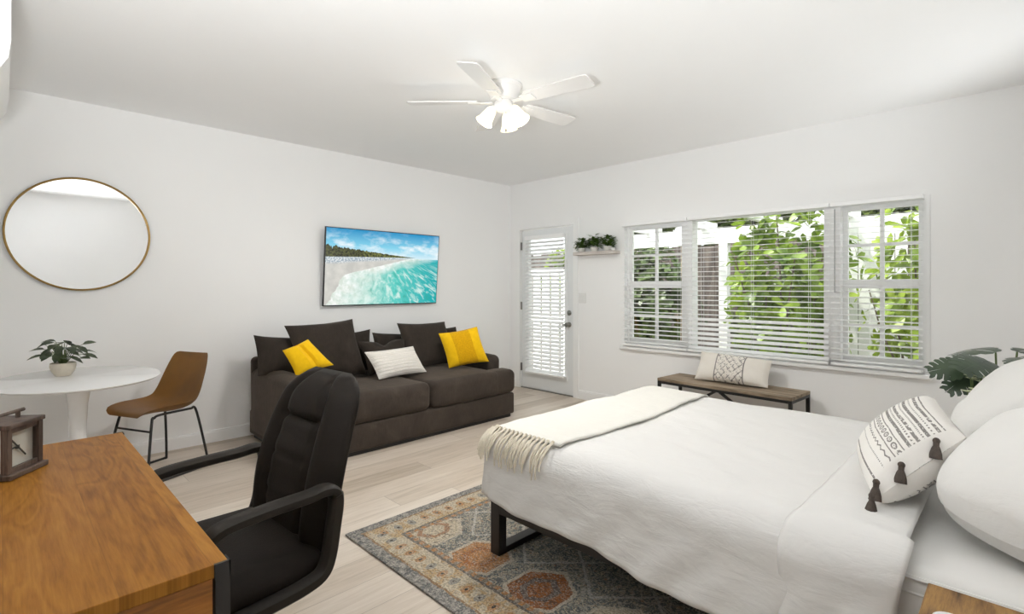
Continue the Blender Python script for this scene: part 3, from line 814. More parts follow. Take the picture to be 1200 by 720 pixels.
# ------------------------------------------------------------------ wall things
# mirror
mr = thing('round_mirror', 'large round wall mirror with thin brass frame above the white table', 'mirror', (.012, -4.366, 1.685))
RM = .408
MB().lathe([(RM-.004, 0), (RM, .004), (RM, .024), (RM-.003, .026), (RM-.011, .026), (RM-.013, .024), (RM-.013, 0)], (.001, -4.366, 1.685), 96, (1, 0, 0)).obj('frame', 'brass', mr)
MB().lathe([(RM-.012, .004), (RM-.012, .014), (.001, .014)], (.001, -4.366, 1.685), 96, (1, 0, 0)).obj('mirror_glass', 'mirror', mr)
# TV, tilted down
tv = thing('television', 'wall mounted flat television showing a turquoise beach', 'television', (.05, -1.92, 1.50))
TW, TH = 1.345, .772
A = math.radians(4.5)
tM = Matrix.Translation((.085, -1.915, 1.50)) @ Matrix.Rotation(A, 4, 'Y')
MB(tM).box((-.022, -TW/2, -TH/2), (.0, TW/2, TH/2), .004, 2).box((-.045, -TW/2*.7, -TH/2+.02), (-.02, TW/2*.7, TH/2-.28), .008, 2).obj('housing', flat('tv_black', (.012, .012, .013), .35, nscale=8), tv)
b = .008
m = MB(tM); m.add([(.0012, -TW/2+b, -TH/2+b*1.4), (.0012, TW/2-b, -TH/2+b*1.4), (.0012, TW/2-b, TH/2-b), (.0012, -TW/2+b, TH/2-b)], [(0, 1, 2, 3)], [(0, 0), (1, 0), (1, 1), (0, 1)])
m.obj('screen', 'tv', tv, False)
MB().box((.0012, -2.15, 1.36), (.012, -1.68, 1.62)).box((.01, -2.02, 1.40), (.05, -1.98, 1.56)).box((.01, -1.85, 1.40), (.05, -1.81, 1.56)).obj('wall_mount', 'black', tv, False)
# switch
sw = thing('light_switch', 'white double rocker light switch beside the door', 'switch', (1.195, -.003, 1.175))
MB().box((1.135, -.007, 1.115), (1.255, 0, 1.235), .003, 1).obj('plate', 'plastic', sw, False)
for x in (1.172, 1.218): MB().box((x-.017, -.011, 1.14), (x+.017, -.006, 1.21), .002, 1).obj('rocker', 'plastic', sw, False)
# shelf
SH = 1.665
tag(MB().box((1.165, -.135, SH), (1.715, -.001, SH+.035), .003, 1).obj('wall_shelf', 'shelfwood', None, False), 'short floating whitewashed shelf between door and window holding plants', 'shelf')
def bushpot(x, z, label, seed, h=.10, r_=.082):
    r = random.Random(seed); t = thing('shelf_plant', label, 'potted plant', (x, -.07, z), 'plants on the wall shelf')
    MB().lathe([(.030, 0), (.037, .006), (.045, .036), (.047, .046), (.043, .046), (.039, .038), (.001, .036)], (x, -.07, z), 20).obj('pot', 'potwhite', t)
    lf = MB()
    for i in range(110):
        a = r.uniform(0, 2*PI); k = r.uniform(.05, 1); p = Vector((x+r_*.9*k*math.cos(a), -.07+.045*k*math.sin(a), z+.035+h*r.uniform(.05, .95)*(1.1-k*.5)))
        d = Vector((math.cos(a), .6*math.sin(a), r.uniform(-.2, 1)))
        lf.leaf(p, d, (0, 0, 1), .056*r.uniform(.7, 1.2), .036, .3, .1, 'oval', 3)
    lf.obj('foliage', 'shelfplant', t, True, 0, 0)
bushpot(1.243, SH+.036, 'small green plant at the door end of the wall shelf', 1, .12)
bushpot(1.42, SH+.036, 'small bushy green plant in the middle of the wall shelf', 2, .16)
bushpot(1.597, SH+.036, 'small green plant at the window end of the wall shelf', 3, .15)
tag(MB().lathe([(.014, 0), (.018, .004), (.029, .024), (.027, .026), (.016, .008), (.001, .006)], (1.685, -.10, SH+.036), 20).obj('trinket_dish', 'white'), 'tiny white dish on the right end of the wall shelf', 'dish')
# mini split
am = MB(); y0 = -5.049
prof = [(y0, 2.02), (y0+.14, 2.015), (y0+.22, 2.03), (y0+.265, 2.06), (y0+.29, 2.11), (y0+.298, 2.18), (y0+.298, 2.40), (y0+.28, 2.43), (y0, 2.43)]
ac = thing('mounted_air_conditioner', 'white wall mounted air conditioner high up at the left edge', 'air conditioner', (1.45, -5.0, 2.02))
AX0, AX1, AZ = 1.10, 2.0, .10
am.prism([(p, q+AZ) for p, q in prof], 0, AX0, AX1); am.obj('housing', 'plastic', ac, True, sharp=35)
MB().box((AX0+.05, y0+.12, 2.012+AZ), (AX1-.05, y0+.22, 2.018+AZ)).obj('louver', 'white', ac, False)

# ------------------------------------------------------------------ round table, plant, brown chair
TX, TY, TR = .653, -4.44, .488
TA = Matrix.Translation((TX, TY, 0)) @ Matrix.Diagonal((1.07, .865, 1, 1)) @ Matrix.Translation((-TX, -TY, 0))
tb = thing('pedestal_table', 'oval white pedestal dining table below the mirror', 'table', (TX, TY, 0))
MB(TA).lathe([(.001, .712), (TR*.75, .714), (TR-.02, .724), (TR-.003, .733), (TR, .737), (TR-.004, .74), (.001, .74)], (TX, TY, 0), 96).obj('tabletop', 'white', tb)
MB().lathe([(.12, .712), (.085, .70), (.062, .66), (.050, .58), (.043, .45), (.042, .32), (.048, .20), (.066, .11), (.10, .06), (.12, .045)], (TX, TY, 0), 48).obj('stem', 'white', tb)
MB().lathe([(.27, 0), (.272, .006), (.25, .018), (.19, .034), (.13, .048), (.09, .058)], (TX, TY, 0), 64).obj('base', 'white', tb)
PX, PY = .50, -4.50
pp = thing('potted_plant', 'small leafy plant in a cream bowl on the white table', 'potted plant', (PX, PY, .7405))
MB().lathe([(.036, 0), (.040, .004), (.060, .035), (.066, .062), (.064, .082), (.058, .084), (.056, .07), (.001, .068)], (PX, PY, .7405), 28).obj('bowl', 'pot', pp)
MB().lathe([(.056, .070), (.001, .078)], (PX, PY, .7405), 20).obj('soil', 'soil', pp)
lf, st = MB(), MB(); r = random.Random(5)
for i in range(34):
    a = 2*PI*i/34*3.1 + r.uniform(-.3, .3); k = r.uniform(.2, 1.)
    top = Vector((PX+.12*k*math.cos(a), PY+.12*k*math.sin(a), .835+.13*r.uniform(.15, 1)*(1.2-k*.5)))
    st.tube([(PX+.01*math.cos(a), PY+.01*math.sin(a), .81), Vector((PX, PY, .83)).lerp(top, .55)+Vector((0, 0, .02)), top], [.0025, .002, .0015], 5)
    d = Vector((math.cos(a), math.sin(a), r.uniform(-.45, .5)))
    lf.leaf(top, d, (.5*math.cos(a)+.25, .5*math.sin(a), .8), .075*r.uniform(.75, 1.15), .046, .35, .15, 'oval', 4)
st.obj('stems', 'stem', pp); lf.obj('leaves', 'plant', pp, True, 0, 0)

CM = T(.50, -3.985, 0, math.radians(25))
bc = thing('side_chair', 'tan leather bucket chair with black metal legs beside the white table', 'chair', (.50, -3.985, 0))
prof = []   # side profile (y, z): front lip, seat, back
keys = [(-.235, .440), (-.215, .462), (-.12, .462), (-.02, .450), (.07, .447), (.135, .468), (.175, .52), (.205, .60), (.235, .70), (.258, .79), (.265, .812)]
wid = [.135, .195, .222, .228, .228, .226, .222, .214, .200, .178, .155]
def cat(keys, n):
    out = []; K = len(keys)
    for i in range(n+1):
        t = i/n*(K-1); k = min(int(t), K-2); u = t-k
        p = [Vector(keys[max(0, min(K-1, k+j))]) for j in (-1, 0, 1, 2)]
        out.append(.5*((2*p[1]) + (p[2]-p[0])*u + (2*p[0]-5*p[1]+4*p[2]-p[3])*u*u + (3*p[1]-p[0]-3*p[2]+p[3])*u**3))
    return out
K3 = cat([(a, b_, c) for (a, b_), c in zip(keys, wid)], 30)
def shell(side):
    m = MB(CM)
    def fn(i, v):
        k = K3[i]; k2 = K3[min(i+1, 30)]; k1 = K3[max(i-1, 0)]
        t = Vector((0, k2[0]-k1[0], k2[1]-k1[1])).normalized(); nn = Vector((0, -t.z, t.y))
        cup = .055*(abs(v)**2.6)*math.sin(PI*min(1, max(0, i/30)*.9+.06))
        e = 1-abs(v)**6
        return Vector((v*k[2]*(1-.10*max(0, (i-24)/6)**2*abs(v)), k[0], k[1])) + nn*(cup - (side*.018*e*(1 if 0 < i < 30 else 0)))
    us = list(range(31)); vs = [-1+2*j/16 for j in range(17)]
    m.surf(fn, us, vs); return m
m = shell(0); m2 = shell(1); m.add([], []); nb = len(m.v); m.v += m2.v; m.f += [tuple(nb+i for i in f[::-1]) for f in m2.f]
so = m.obj('seat_shell', 'leather_tan', bc, True, 1e-4, 60)
def lerp3(a, b_, t): return Vector(a).lerp(Vector(b_), t)
def sled(sx):
    x0, x1 = sx*.155, sx*.215
    pts = [(x0, .12, .432), (x0, -.10, .437), (x0*1.02, -.15, .425), (x0*1.05, -.17, .39), (x1, -.232, .03), (x1, -.218, .009), (x1, -.19, .008), (x1, .16, .008), (x1, .19, .010), (x1, .205, .03), (x0*1.05, .155, .40), (x0, .12, .432)]
    return MB(CM).tube(cat(pts, 66), .0085, 8)
for sx in (-1, 1): sled(sx).obj('leg_frame', 'black', bc)
MB(CM).tube([(-.172, -.182, .34), (.172, -.182, .34)], .007, 8).obj('stretcher', 'black', bc)

# ------------------------------------------------------------------ sofa
SX0, SX1, SY0, SY1 = .07, 1.2, -3.265, -1.12
sf = thing('sofa', 'deep dark brown velvet sofa under the television', 'sofa', (.6, -2.2, 0))
MB().cushion((SX0, SY0+.01, .035), (SX1, SY1, .243), .02, .004, 3, 8, .003).obj('base', 'sofa', sf)
MB().box((SX0+.03, SY0+.04, 0), (SX1-.03, SY1-.03, .04)).obj('plinth', 'black', sf, False)
MB().cushion((SX0, SY0+.01, .20), (SX0+.10, SY1, .70), .045, .0, 4, 10, .004).obj('back', 'sofa', sf)
MB().cushion((SX0+.02, SY0, .04), (1.17, SY0+.20, .605), .075, .012, 4, 8, .006).obj('arm', 'sofa', sf)
MB().cushion((SX0+.02, SY1-.15, .20), (1.0, SY1+.005, .60), .06, .008, 4, 8, .006).obj('arm', 'sofa', sf)
def tcush(y0, y1, ext0, ext1, seed):
    m = MB(); m.cushion((.178, y0, .247), (1.215, y1, .475), .055, .012, 4, 10, .008, .022, seed)
    return m
tcush(SY0+.205, -2.150, 0, 0, 3.).obj('seat_cushion', 'sofa', sf)
m = MB(); m.cushion((.178, -2.143, .247), (1.22, SY1-.205, .475), .055, .012, 4, 10, .008, .022, 9.)
m.cushion((1.005, SY1-.36, .25), (1.215, SY1+.012, .47), .055, .008, 4, 6, .006, .012, 9.)
m.obj('seat_cushion', 'sofa', sf)

def px(x_, y_, xp):      # a point of the plane x = xp seen at a pixel of the photograph
    d = Fv + Rv*((x_-600)/f_px) + Vector((0, 0, 1))*((336-y_)/f_px)
    return CAM + d*((xp-CAM.x)/d.x)
def scush(name, label, cat_, c, xs, th, m, pinch=.07, wob=.008, seed=1., group='cushions on the sofa', crease=None):
    xs = xs if len(xs) == 4 else (xs[0], xs[0], xs[1], xs[1])
    bl, br, tr, tl = [px(*q, xs[k]) for k, q in enumerate(c)]
    bl.z = max(bl.z, .502); br.z = max(br.z, .502)
    return tag(MB().pillow(bl, br, tr, tl, th, 18, pinch, wob, seed, crease).obj(name, m), label, cat_, group)
scush('back_cushion', 'dark brown velvet cushion at the left end of the sofa', 'cushion', ((302, 441), (362, 440), (352, 396), (297, 393)), (.45, .29), .17, 'sofacush', seed=1)
scush('back_cushion', 'largest dark brown velvet cushion behind the left yellow cushion', 'cushion', ((352, 443), (431, 441), (413, 374), (333, 382)), (.62, .40), .19, 'sofacush', seed=2)
scush('back_cushion', 'dark cushion peeking out behind the largest brown cushion', 'cushion', ((384, 436), (436, 436), (434, 386), (384, 392)), (.36, .29), .11, 'sofacush', seed=3)
scush('back_cushion', 'dark cushion standing at the back behind the crumpled cushion', 'cushion', ((440, 436), (492, 434), (488, 391), (436, 390)), (.36, .29), .11, 'sofacush', seed=4)
scush('back_cushion', 'crumpled dark cushion directly behind the cream lumbar cushion', 'cushion', ((432, 442), (482, 438), (474, 397), (419, 400)), (.63, .47), .14, 'sofacush', .09, .014, 5,
      crease=lambda u, v, s: Vector((0, 0, -.05*math.exp(-(u*u)/.06)*max(0, v))))
scush('back_cushion', 'big dark brown velvet cushion behind the right yellow cushion', 'cushion', ((478, 437), (536, 430), (521, 377), (465, 379)), (.60, .40), .19, 'sofacush', seed=6)
scush('back_cushion', 'dark cushion mostly hidden at the right end of the sofa back', 'cushion', ((498, 428), (546, 426), (534, 383), (498, 386)), (.38, .29), .12, 'sofacush', seed=7)
scush('throw_pillow', 'yellow velvet cushion leaning on the largest brown cushion', 'cushion', ((347, 441), (391, 428), (361, 398), (331, 411)), (.80, .70), .12, 'yellow', .05, .006, 8,
      crease=lambda u, v, s: Vector((-.03, 0, -.02))*math.exp(-(u-.1)**2/.015)*(1-v*v*.3)*(1 if s > 0 else 0))
scush('throw_pillow', 'yellow velvet cushion with darker centre panel by the right arm', 'cushion', ((526, 432), (573, 424), (559, 383), (514, 391)), (.82, 1.02, .93, .70), .14, 'yellow_panel', .06, .006, 9)
scush('lumbar_pillow', 'cream lumbar cushion with fine lines in the middle of the sofa', 'cushion', ((444, 445), (500, 436), (484, 406), (427, 413)), (.88, .76), .13, 'lined', .05, .006, 10)

# ------------------------------------------------------------------ desk
dx0, dx1, dy0, dy1, dz = 2.381, 3.678, -5.03, -4.452, .75
dk = thing('desk', 'honey brown wooden desk with black metal corner legs in the foreground', 'desk', ((dx0+dx1)/2, -4.74, 0))
MB().box((dx0, dy0, dz-.028), (dx1-.002, dy1-.0, dz), .0015, 1).obj('desktop', 'deskwood', dk, False)
MB().box((dx1-.03, dy0+.03, .40), (dx1-.004, dy1-.028, dz-.0285)).obj('end_panel', 'deskside', dk, False)
MB().box((dx0+.004, dy0+.03, .40), (dx0+.03, dy1-.028, dz-.0285)).obj('end_panel', 'deskside', dk, False)
MB().box((dx0+.03, dy0+.03, .60), (dx1-.03, dy0+.05, dz-.0285)).obj('back_panel', 'deskside', dk, False)
m = MB().box((2.95, dy0+.05, .60), (3.30, dy1-.03, .61)).box((2.45, dy1-.045, .645), (3.62, dy1-.03, dz-.03)); m.obj('apron', 'deskside', dk, False)
for x in (dx0, dx1):
    for y in (dy0, dy1):
        sx = 1 if x == dx0 else -1; sy = 1 if y == dy0 else -1
        m = MB()
        m.box((min(x-sx*.002, x+sx*.026), min(y-sy*.003, y+sy*.024), 0), (max(x-sx*.002, x+sx*.026), max(y-sy*.003, y+sy*.024), dz+.0015 if False else dz-.0286))
        m.box((min(x-sx*.003, x+sx*.004), min(y-sy*.003, y+sy*.026), dz-.03), (max(x-sx*.003, x+sx*.004), max(y-sy*.003, y+sy*.026), dz+.001))
        m.box((min(x-sx*.003, x+sx*.028), min(y-sy*.003, y-sy*.0005), dz-.03), (max(x-sx*.003, x+sx*.028), max(y-sy*.003, y-sy*.0005), dz+.001))
        m.obj('leg', 'black', dk, False)
MB().box((dx1-.024, dy0+.02, .06), (dx1-.004, dy1-.02, .085)).obj('stretcher', 'black', dk, False)
MB().box((dx0+.004, dy0+.02, .06), (dx0+.024, dy1-.02, .085)).obj('stretcher', 'black', dk, False)

# clock: front face from (2.770,-4.768) to (2.657,-4.684)
a = Vector((2.770, -4.768, 0)); b_ = Vector((2.657, -4.684, 0)); wv_ = (b_-a); cw = wv_.length; ang = math.atan2(wv_.y, wv_.x)
# local: x along face from left(a) to right(b); local -y is towards the viewer? use frame whose +y points behind the face
KM = Matrix.Translation(a + Vector((0, 0, dz+.001))) @ Matrix.Rotation(ang, 4, 'Z')
# behind the face is the side away from camera
beh = 1 if (KM.to_3x3() @ Vector((0, 1, 0))).dot(CAM - a) < 0 else -1
ck = thing('table_clock', 'square brown wooden lantern clock with pale dial on the desk', 'clock', (2.72, -4.74, dz+.001))
cw_, cdp, ch = cw-.012, .10, .158
def cb(m, x0, x1, y0, y1, z0, z1, r=.0015):
    return m.box((x0, min(y0*beh, y1*beh), z0), (x1, max(y0*beh, y1*beh), z1), r, 1)
m = MB(KM); cb(m, -.004, cw_+.014, -.012, cdp+.012, 0, .016, .003); m.obj('base', 'clockwood', ck, False)
m = MB(KM); cb(m, .0, cw_+.01, -.006, cdp+.006, ch-.014, ch, .003); m.obj('top_plate', 'clockwood', ck, False)
for x in (.002, cw_-.010):
    for y in (.0, cdp-.018):
        m = MB(KM); cb(m, x, x+.018, y, y+.018, .016, ch-.014); m.obj('corner_post', 'clockwood', ck, False)
for z_ in (.016, ch-.028):
    m = MB(KM); cb(m, .018, cw_-.008, .003, .013, z_, z_+.014); m.obj('front_rail', 'clockwood', ck, False)
m = MB(KM); cb(m, .012, cw_-.002, .022, .03, .018, ch-.016, 0); m.obj('dial', flat('pale_dial', (.64, .60, .55), .6, nscale=25, namt=.06), ck, False)
xc = cw_*.48; zc = ch*.50
m = MB(KM)
m.bar((xc-.024, .017*beh, zc+.030), (xc+.030, .017*beh, zc-.030), .004, .002, (0, 1, 0)); m.bar((xc-.020, .0165*beh, zc+.002), (xc+.006, .0165*beh, zc+.005), .004, .002, (0, 1, 0))
m.tube([(xc, .014*beh, zc), (xc, .021*beh, zc)], .0045, 10); m.obj('hands', 'black', ck, False)
m = MB(KM); cb(m, .016, cw_-.006, .008, .0095, .026, ch-.026, 0); m.obj('glass', 'glass', ck, False)
m = MB(KM)
for x in (.025, cw_-.02): m.tube([(x, cdp/2*beh, ch), (x, cdp/2*beh, ch+.018)], .006, 8)
m.tube([(.008, cdp/2*beh, ch+.020), (cw_+.002, cdp/2*beh, ch+.020)], [.0055, .0055], 8); m.obj('handle', 'clockwood', ck)

# ------------------------------------------------------------------ office chair
OR = math.radians(4)
OX, OY = 3.06, -4.10
OM = Matrix.Translation((OX, OY, 0)) @ Matrix.Rotation(OR, 4, 'Z')
oc = thing('office_chair', 'black leather high back office chair pulled up to the desk', 'office chair', (OX, OY-.12, 0))
# backrest: rows from bottom to top; local y back positive, front faces -y
def backfn(sd):
    def fn(z, u):
        t = (z-.43)/(1.005-.43)
        hw = .222 + .045*math.sin(PI*min(1, t*.95+.05)) - .02*t
        topround = max(0, (t-.80)/.20); hw *= math.sqrt(max(0.0, 1-topround**2.6*.62))
        botround = max(0, (.10-t)/.10); hw *= 1-.2*botround**2
        lean = .035 + .14*t**1.3 - .03*math.sin(PI*t)
        x = u*hw
        e = max(0, 1-u**4)**.5*math.sqrt(max(0, 1-max(0, (t-.86)/.14)**2))*math.sqrt(max(0, 1-max(0, (.08-t)/.08)**2))
        if sd > 0:   # front, padded, with side bolsters and seams
            pad = .055*e
            bol = .025*math.exp(-((abs(u)-.74)/.16)**2)
            seam = -.020*math.exp(-((abs(u)-.50)/.045)**2)
            inner = 1/(1+math.exp((abs(u)-.52)*40))
            hs = 0
            for c in (.30, .52, .73): hs -= (.020 if c > .7 else .007)*math.exp(-((t-c-.02*u*u)/.018)**2)
            hs += .005*math.sin(PI*((t/.21) % 1)) if t < .73 else .016*math.sin(PI*min(1, (t-.73)/.27))
            pad += e*(bol + seam + hs*inner)
            return Vector((x, lean-pad, z))
        return Vector((x, lean+.045*e*(1-.25*u*u)+.0, z))
    return fn
zs = [.43+.575*i/48 for i in range(49)]; us = [math.sin(PI/2*(-1+2*j/36)) for j in range(37)]
m = MB(OM); m.surf(backfn(1), zs, us); m3 = MB(OM); m3.surf(backfn(-1), zs, us); nb = len(m.v); m.v += m3.v; m.f += [tuple(nb+i for i in f[::-1]) for f in m3.f]
m.obj('backrest', 'leather_black', oc, True, 1e-4, 75)
m = MB(OM); m.cushion((-.25, -.46, .40), (.25, .02, .505), .045, .01, 4, 10, .006, .028, 2.)
m.cushion((-.235, -.44, .385), (.235, .0, .44), .03, .0, 3, 4)
m.obj('seat', 'leather_black', oc)
for sx in (-1, 1):
    x = sx*.285; yo = .03 if sx < 0 else 0.
    pts = [(x*.985, -.345, .650), (x, -.30, .683), (x, -.18, .693), (x, -.07, .695), (x, -.02, .700), (x, .012, .690), (x, .022, .655), (x, .012, .58), (x, -.002, .50), (x, -.024, .455), (x*.99, -.075, .436), (x*.97, -.16, .425), (x*.93, -.28, .415), (x*.85, -.36, .405)]
    pts = [(p[0], p[1]+yo*min(1, k/4), p[2]) for k, p in enumerate(pts)]
    C3 = cat(pts, 78); vs, fs = [], []
    m = MB(OM); n = len(C3)
    for i, p in enumerate(C3):
        t = (C3[min(i+1, n-1)]-C3[max(i-1, 0)]).normalized(); nn = Vector((0, -t.z, t.y)).normalized(); sd = Vector((1, 0, 0))
        q = i/(n-1)
        hwid = .030 if q < .42 else .024; hh = .0165 if q < .42 else .021
        if q < .03: hwid *= .7; hh *= .6
        for k in range(12):
            w_ = 2*PI*k/12; cx_, cy_ = math.cos(w_), math.sin(w_)
            sq = 1/(abs(cx_)**3+abs(cy_)**3)**(1/3)
            vs.append(p + sd*cx_*hwid*sq + nn*cy_*hh*sq)
    for i in range(n-1):
        for k in range(12): fs.append((i*12+k, i*12+(k+1) % 12, (i+1)*12+(k+1) % 12, (i+1)*12+k))
    fs += [tuple(range(12))[::-1], tuple(range((n-1)*12, n*12))]
    m.add(vs, fs); m.obj('armrest', 'armplastic', oc)
MB(OM).tube([(0, -.22, .10), (0, -.22, .40)], [.032, .026], 16).obj('gas_lift', 'black', oc)
MB(OM).box((-.09, -.32, .375), (.09, -.12, .40), .005, 1).obj('mechanism', 'black', oc, False)
for k in range(5):
    a_ = 2*PI*k/5 + .3; d = Vector((math.cos(a_), math.sin(a_), 0)); c = Vector((0, -.22, 0))
    MB(OM).tube([c + Vector((0, 0, .11)), c + d*.16 + Vector((0, 0, .095)), c + d*.29 + Vector((0, 0, .07))], [.028, .022, .016], 10).obj('base_spoke', 'armplastic', oc)
    ctr = c + d*.29; s_ = Vector((-d.y, d.x, 0)); m = MB(OM)
    for q in (-.014, .014): m.tube([ctr + s_*(q-.008) + Vector((0, 0, .028)), ctr + s_*(q+.008) + Vector((0, 0, .028))], .027, 14)
    m.tube([ctr + Vector((0, 0, .03)), ctr + Vector((0, 0, .075))], .007, 8); m.obj('caster', 'black', oc)

# ------------------------------------------------------------------ rug
RW, RL = 2.25, 2.6
rg = MB().box((2.31, -3.505, .001), (2.31+RW, -3.505+RL, .011), .003, 1)
MT['rug'] = rug_mat(RW, RL)
tag(rg.obj('area_rug', 'rug', None, False), 'faded multicoloured persian style rug under the bed', 'rug')

# ------------------------------------------------------------------ bed
RZ = .0115
bx0, bx1, by0, by1 = 2.985, 5.02, -3.09, -1.63
bd = thing('metal_bed', 'black metal bed frame with looped legs under the mattress', 'bed', ((bx0+bx1)/2, (by0+by1)/2, RZ))
for x in (bx0, bx1-.06):
    for y in (by0, by1-.05): MB().box((x, y, RZ), (x+.06, y+.05, .33), .002, 1).obj('leg', 'bedblack', bd, False)
    MB().box((x+.002, by0+.05, RZ), (x+.058, by1-.05, RZ+.03), .002, 1).obj('bottom_bar', 'bedblack', bd, False)
    MB().box((x+.002, by0+.05, .265), (x+.058, by1-.05, .325), .002, 1).obj('end_rail', 'bedblack', bd, False)
for y in (by0, by1-.05): MB().box((bx0+.06, y, .215), (bx1-.06, y+.05, .328), .002, 1).obj('side_rail', 'bedblack', bd, False)
for i in range(10): MB().box((bx0+.15+i*.185, by0+.05, .30), (bx0+.21+i*.185, by1-.05, .325)).obj('slat', 'bedblack', bd, False)
mt = thing('mattress', 'mattress in a white fitted sheet, bare at the pillow end', 'mattress', (4., -2.36, .332))
mx0, mx1, my0, my1, mz = 2.995, 5.03, -3.10, -1.62, .572
MB().cushion((mx0, my0, .332), (mx1, my1, mz), .045, .004, 5, 12, .002).obj('body', 'sheet', mt)
m = MB()
for z in (mz-.022, mz-.062):
    q = .007 if z > mz-.04 else .004
    r_ = .045
    m.tube([(mx0+.05, my0-.001, z), (mx1-.04, my0-.001, z)], q, 6)
m.obj('piping', 'sheet', mt)

XF, YN, YF, ZT, RR = 3.05, -3.035, -1.68, .618, .115
def drape(a, b, off=0., fold=1., seed=0.):
    W = YF-YN; ex = max(0, -a); ey = max(0, -b); ef = max(0, b-W); e2 = max(ey, ef); e = max(ex, e2)
    r = RR+off; p = Vector((XF+max(a, 0), YN+min(max(b, 0), W), ZT+off))
    if e > 0:
        dv = Vector((-ex, -ey+ef, 0)); 
        if dv.length > 0: dv.normalize()
        k = min(e/r, PI/2); rest = max(0, e-r*PI/2)
        s = (a - b)
        fl = .05*rest + fold*.005*min(1, rest/.15)*(math.sin(s*17+seed+2.2*noise.noise(Vector((s*2.3, seed, 0))))+.7*math.sin(s*37+1.3*seed))
        p = p + dv*(r*math.sin(k)+fl) - Vector((0, 0, r*(1-math.cos(k))+rest))
    nz = noise.noise(Vector((p.x*2.1, p.y*2.3, p.z*2)))*.008 + noise.noise(Vector((p.x*5+p.y*3, p.y*7-p.x*2, p.z*7)))*.004
    wr = noise.noise(Vector((p.x*9 + p.y*13, p.y*3-p.x*4, p.z*16)))*.0035
    p = p + Vector((0, -1 if b < 0 else 0, 1 if e < RR else .2)).normalized()*(nz+wr)
    return p
def hem(a):   # length of cloth past the near edge
    return .375 + .055*max(0, a) + .012*math.sin(a*9)
NA, NB = 110, 130
AH = 4.585-XF
def dfn(i, j):
    a = -.385 + (AH+.385)*i
    W = YF-YN; he = hem(max(a, 0)); b = -he + (W+.375+he)*j
    q = drape(a, b)
    if a > 0 and b < .25: q.x += .012*math.sin(b*9)
    return q
dv = MB().surf(dfn, [i/NA for i in range(NA+1)], [j/NB for j in range(NB+1)])
du = tag(dv.obj('duvet', 'duvet', None, True, 0, 0), 'smooth white duvet draped over the bed', 'duvet')
sm = du.modifiers.new('thickness', 'SOLIDIFY'); sm.thickness = .012; sm.offset = -1
def cfn(i, j):
    a0 = AH-.255; a = a0 + (.275)*i
    W = YF-YN; b = -.47 + (W+.47+.3)*j
    lift = .004 + .016*math.sin(PI*min(1, max(0, i)))**.5
    q = drape(a, b, lift, 2.6, 3.)
    if b < 0: q.x += -.035*min(1, -b/.4)*(1-i) + .012*math.sin(b*14+i*2)
    return q
cf = MB().surf(cfn, [i/24 for i in range(25)], [j/NB for j in range(NB+1)]).obj('folded_edge', 'duvet', du, True, 0, 0)
sm = cf.modifiers.new('thickness', 'SOLIDIFY'); sm.thickness = .008; sm.offset = -1

# throw blanket across the foot
def tfn(i, j):
    W = YF-YN; b = -.055 + (W+.055+.22)*j
    a = -.30 + (.30+.385+.025*math.sin(b*3.)-.05*max(0, .2-b))*i
    return drape(a, b, .017+.003*math.sin(b*11+a*6), 1., 0.)
th = MB().surf(tfn, [i/40 for i in range(41)], [j/90 for j in range(91)])
to = tag(th.obj('throw_blanket', 'throw', None, True, 0, 0), 'cream fringed throw blanket across the foot of the bed', 'blanket')
sm = to.modifiers.new('thickness', 'SOLIDIFY'); sm.thickness = .009; sm.offset = -1
r = random.Random(9)
for i in range(20):
    a = -.19 + (.19+.325)*i/19
    m = MB()
    k0 = drape(a, -.05, .022, .3, 1.); m.sphere(k0, .0085, 1, 1, 1, 8, 6)
    for s_ in range(3):
        da = r.uniform(-.016, .016); L = r.uniform(.13, .19); pts = []
        for q in range(6):
            t = q/5; pts.append(drape(a + da*t + .006*math.sin(t*5+s_), -.055-L*t, .024+.004*s_*t, .3, 1.))
        m.tube(pts, [.0045, .005, .0048, .0045, .004, .003], 5)
    m.obj('fringe_tassel', 'fringe', to)

# pillows
def bpil(name, label, c, th, m, seed, pinch=-.10, wob=.015, p=.38, n=26, group='pillows on the bed'):
    return tag(MB().pillow(*c, th, n, pinch, wob, seed, None, p).obj(name, m, None, True, 1e-5, 0), label, 'pillow', group)
bpil('bed_pillow', 'large white pillow standing beside the nightstand', ((4.615, -2.86, .675), (5.03, -3.13, .675), (5.085, -2.74, .875), (4.80, -2.46, .872)), .29, 'pillow', 1.)
bpil('bed_pillow', 'white pillow at the far side of the bed beneath the monstera leaves', ((4.665, -1.64, .66), (4.665, -2.33, .66), (5.0, -2.31, .985), (4.99, -1.62, .985)), .31, 'pillow', 5.)
q_bl, q_br, q_tr, q_tl = Vector((4.385, -2.47, .672)), Vector((4.505, -2.93, .665)), Vector((4.70, -2.70, .85)), Vector((4.585, -2.28, .885))
tp = bpil('tasselled_pillow', 'cream pillow with grey embroidered stripes and dark tassels', (q_bl, q_br, q_tr, q_tl), .20, 'boho', 9., .03, .005, .36)
for v in (.02, .13, .40, .78):
    p = q_br.lerp(q_tr, v)
    nn = (q_br-q_bl).cross(q_tl-q_bl).normalized()
    up = p + nn*(.035 if .05 < v < .95 else .012) + (q_bl-q_br).normalized()*.012
    out = (q_br-q_bl).normalized()
    top = up + out*.012; d = (Vector((0, 0, -1)) + out*.22 + nn*.12).normalized()
    m = MB(); m.sphere(top, .010, 1, 1, 1, 8, 6)
    m.tube([top + d*.005, top + d*.020], [.008, .0075], 8)
    m.lathe([(.0085, .016), (.012, .024), (.016, .038), (.018, .054), (.001, .055)], top, 10, d)
    m.obj('tassel', 'tassel', tp)

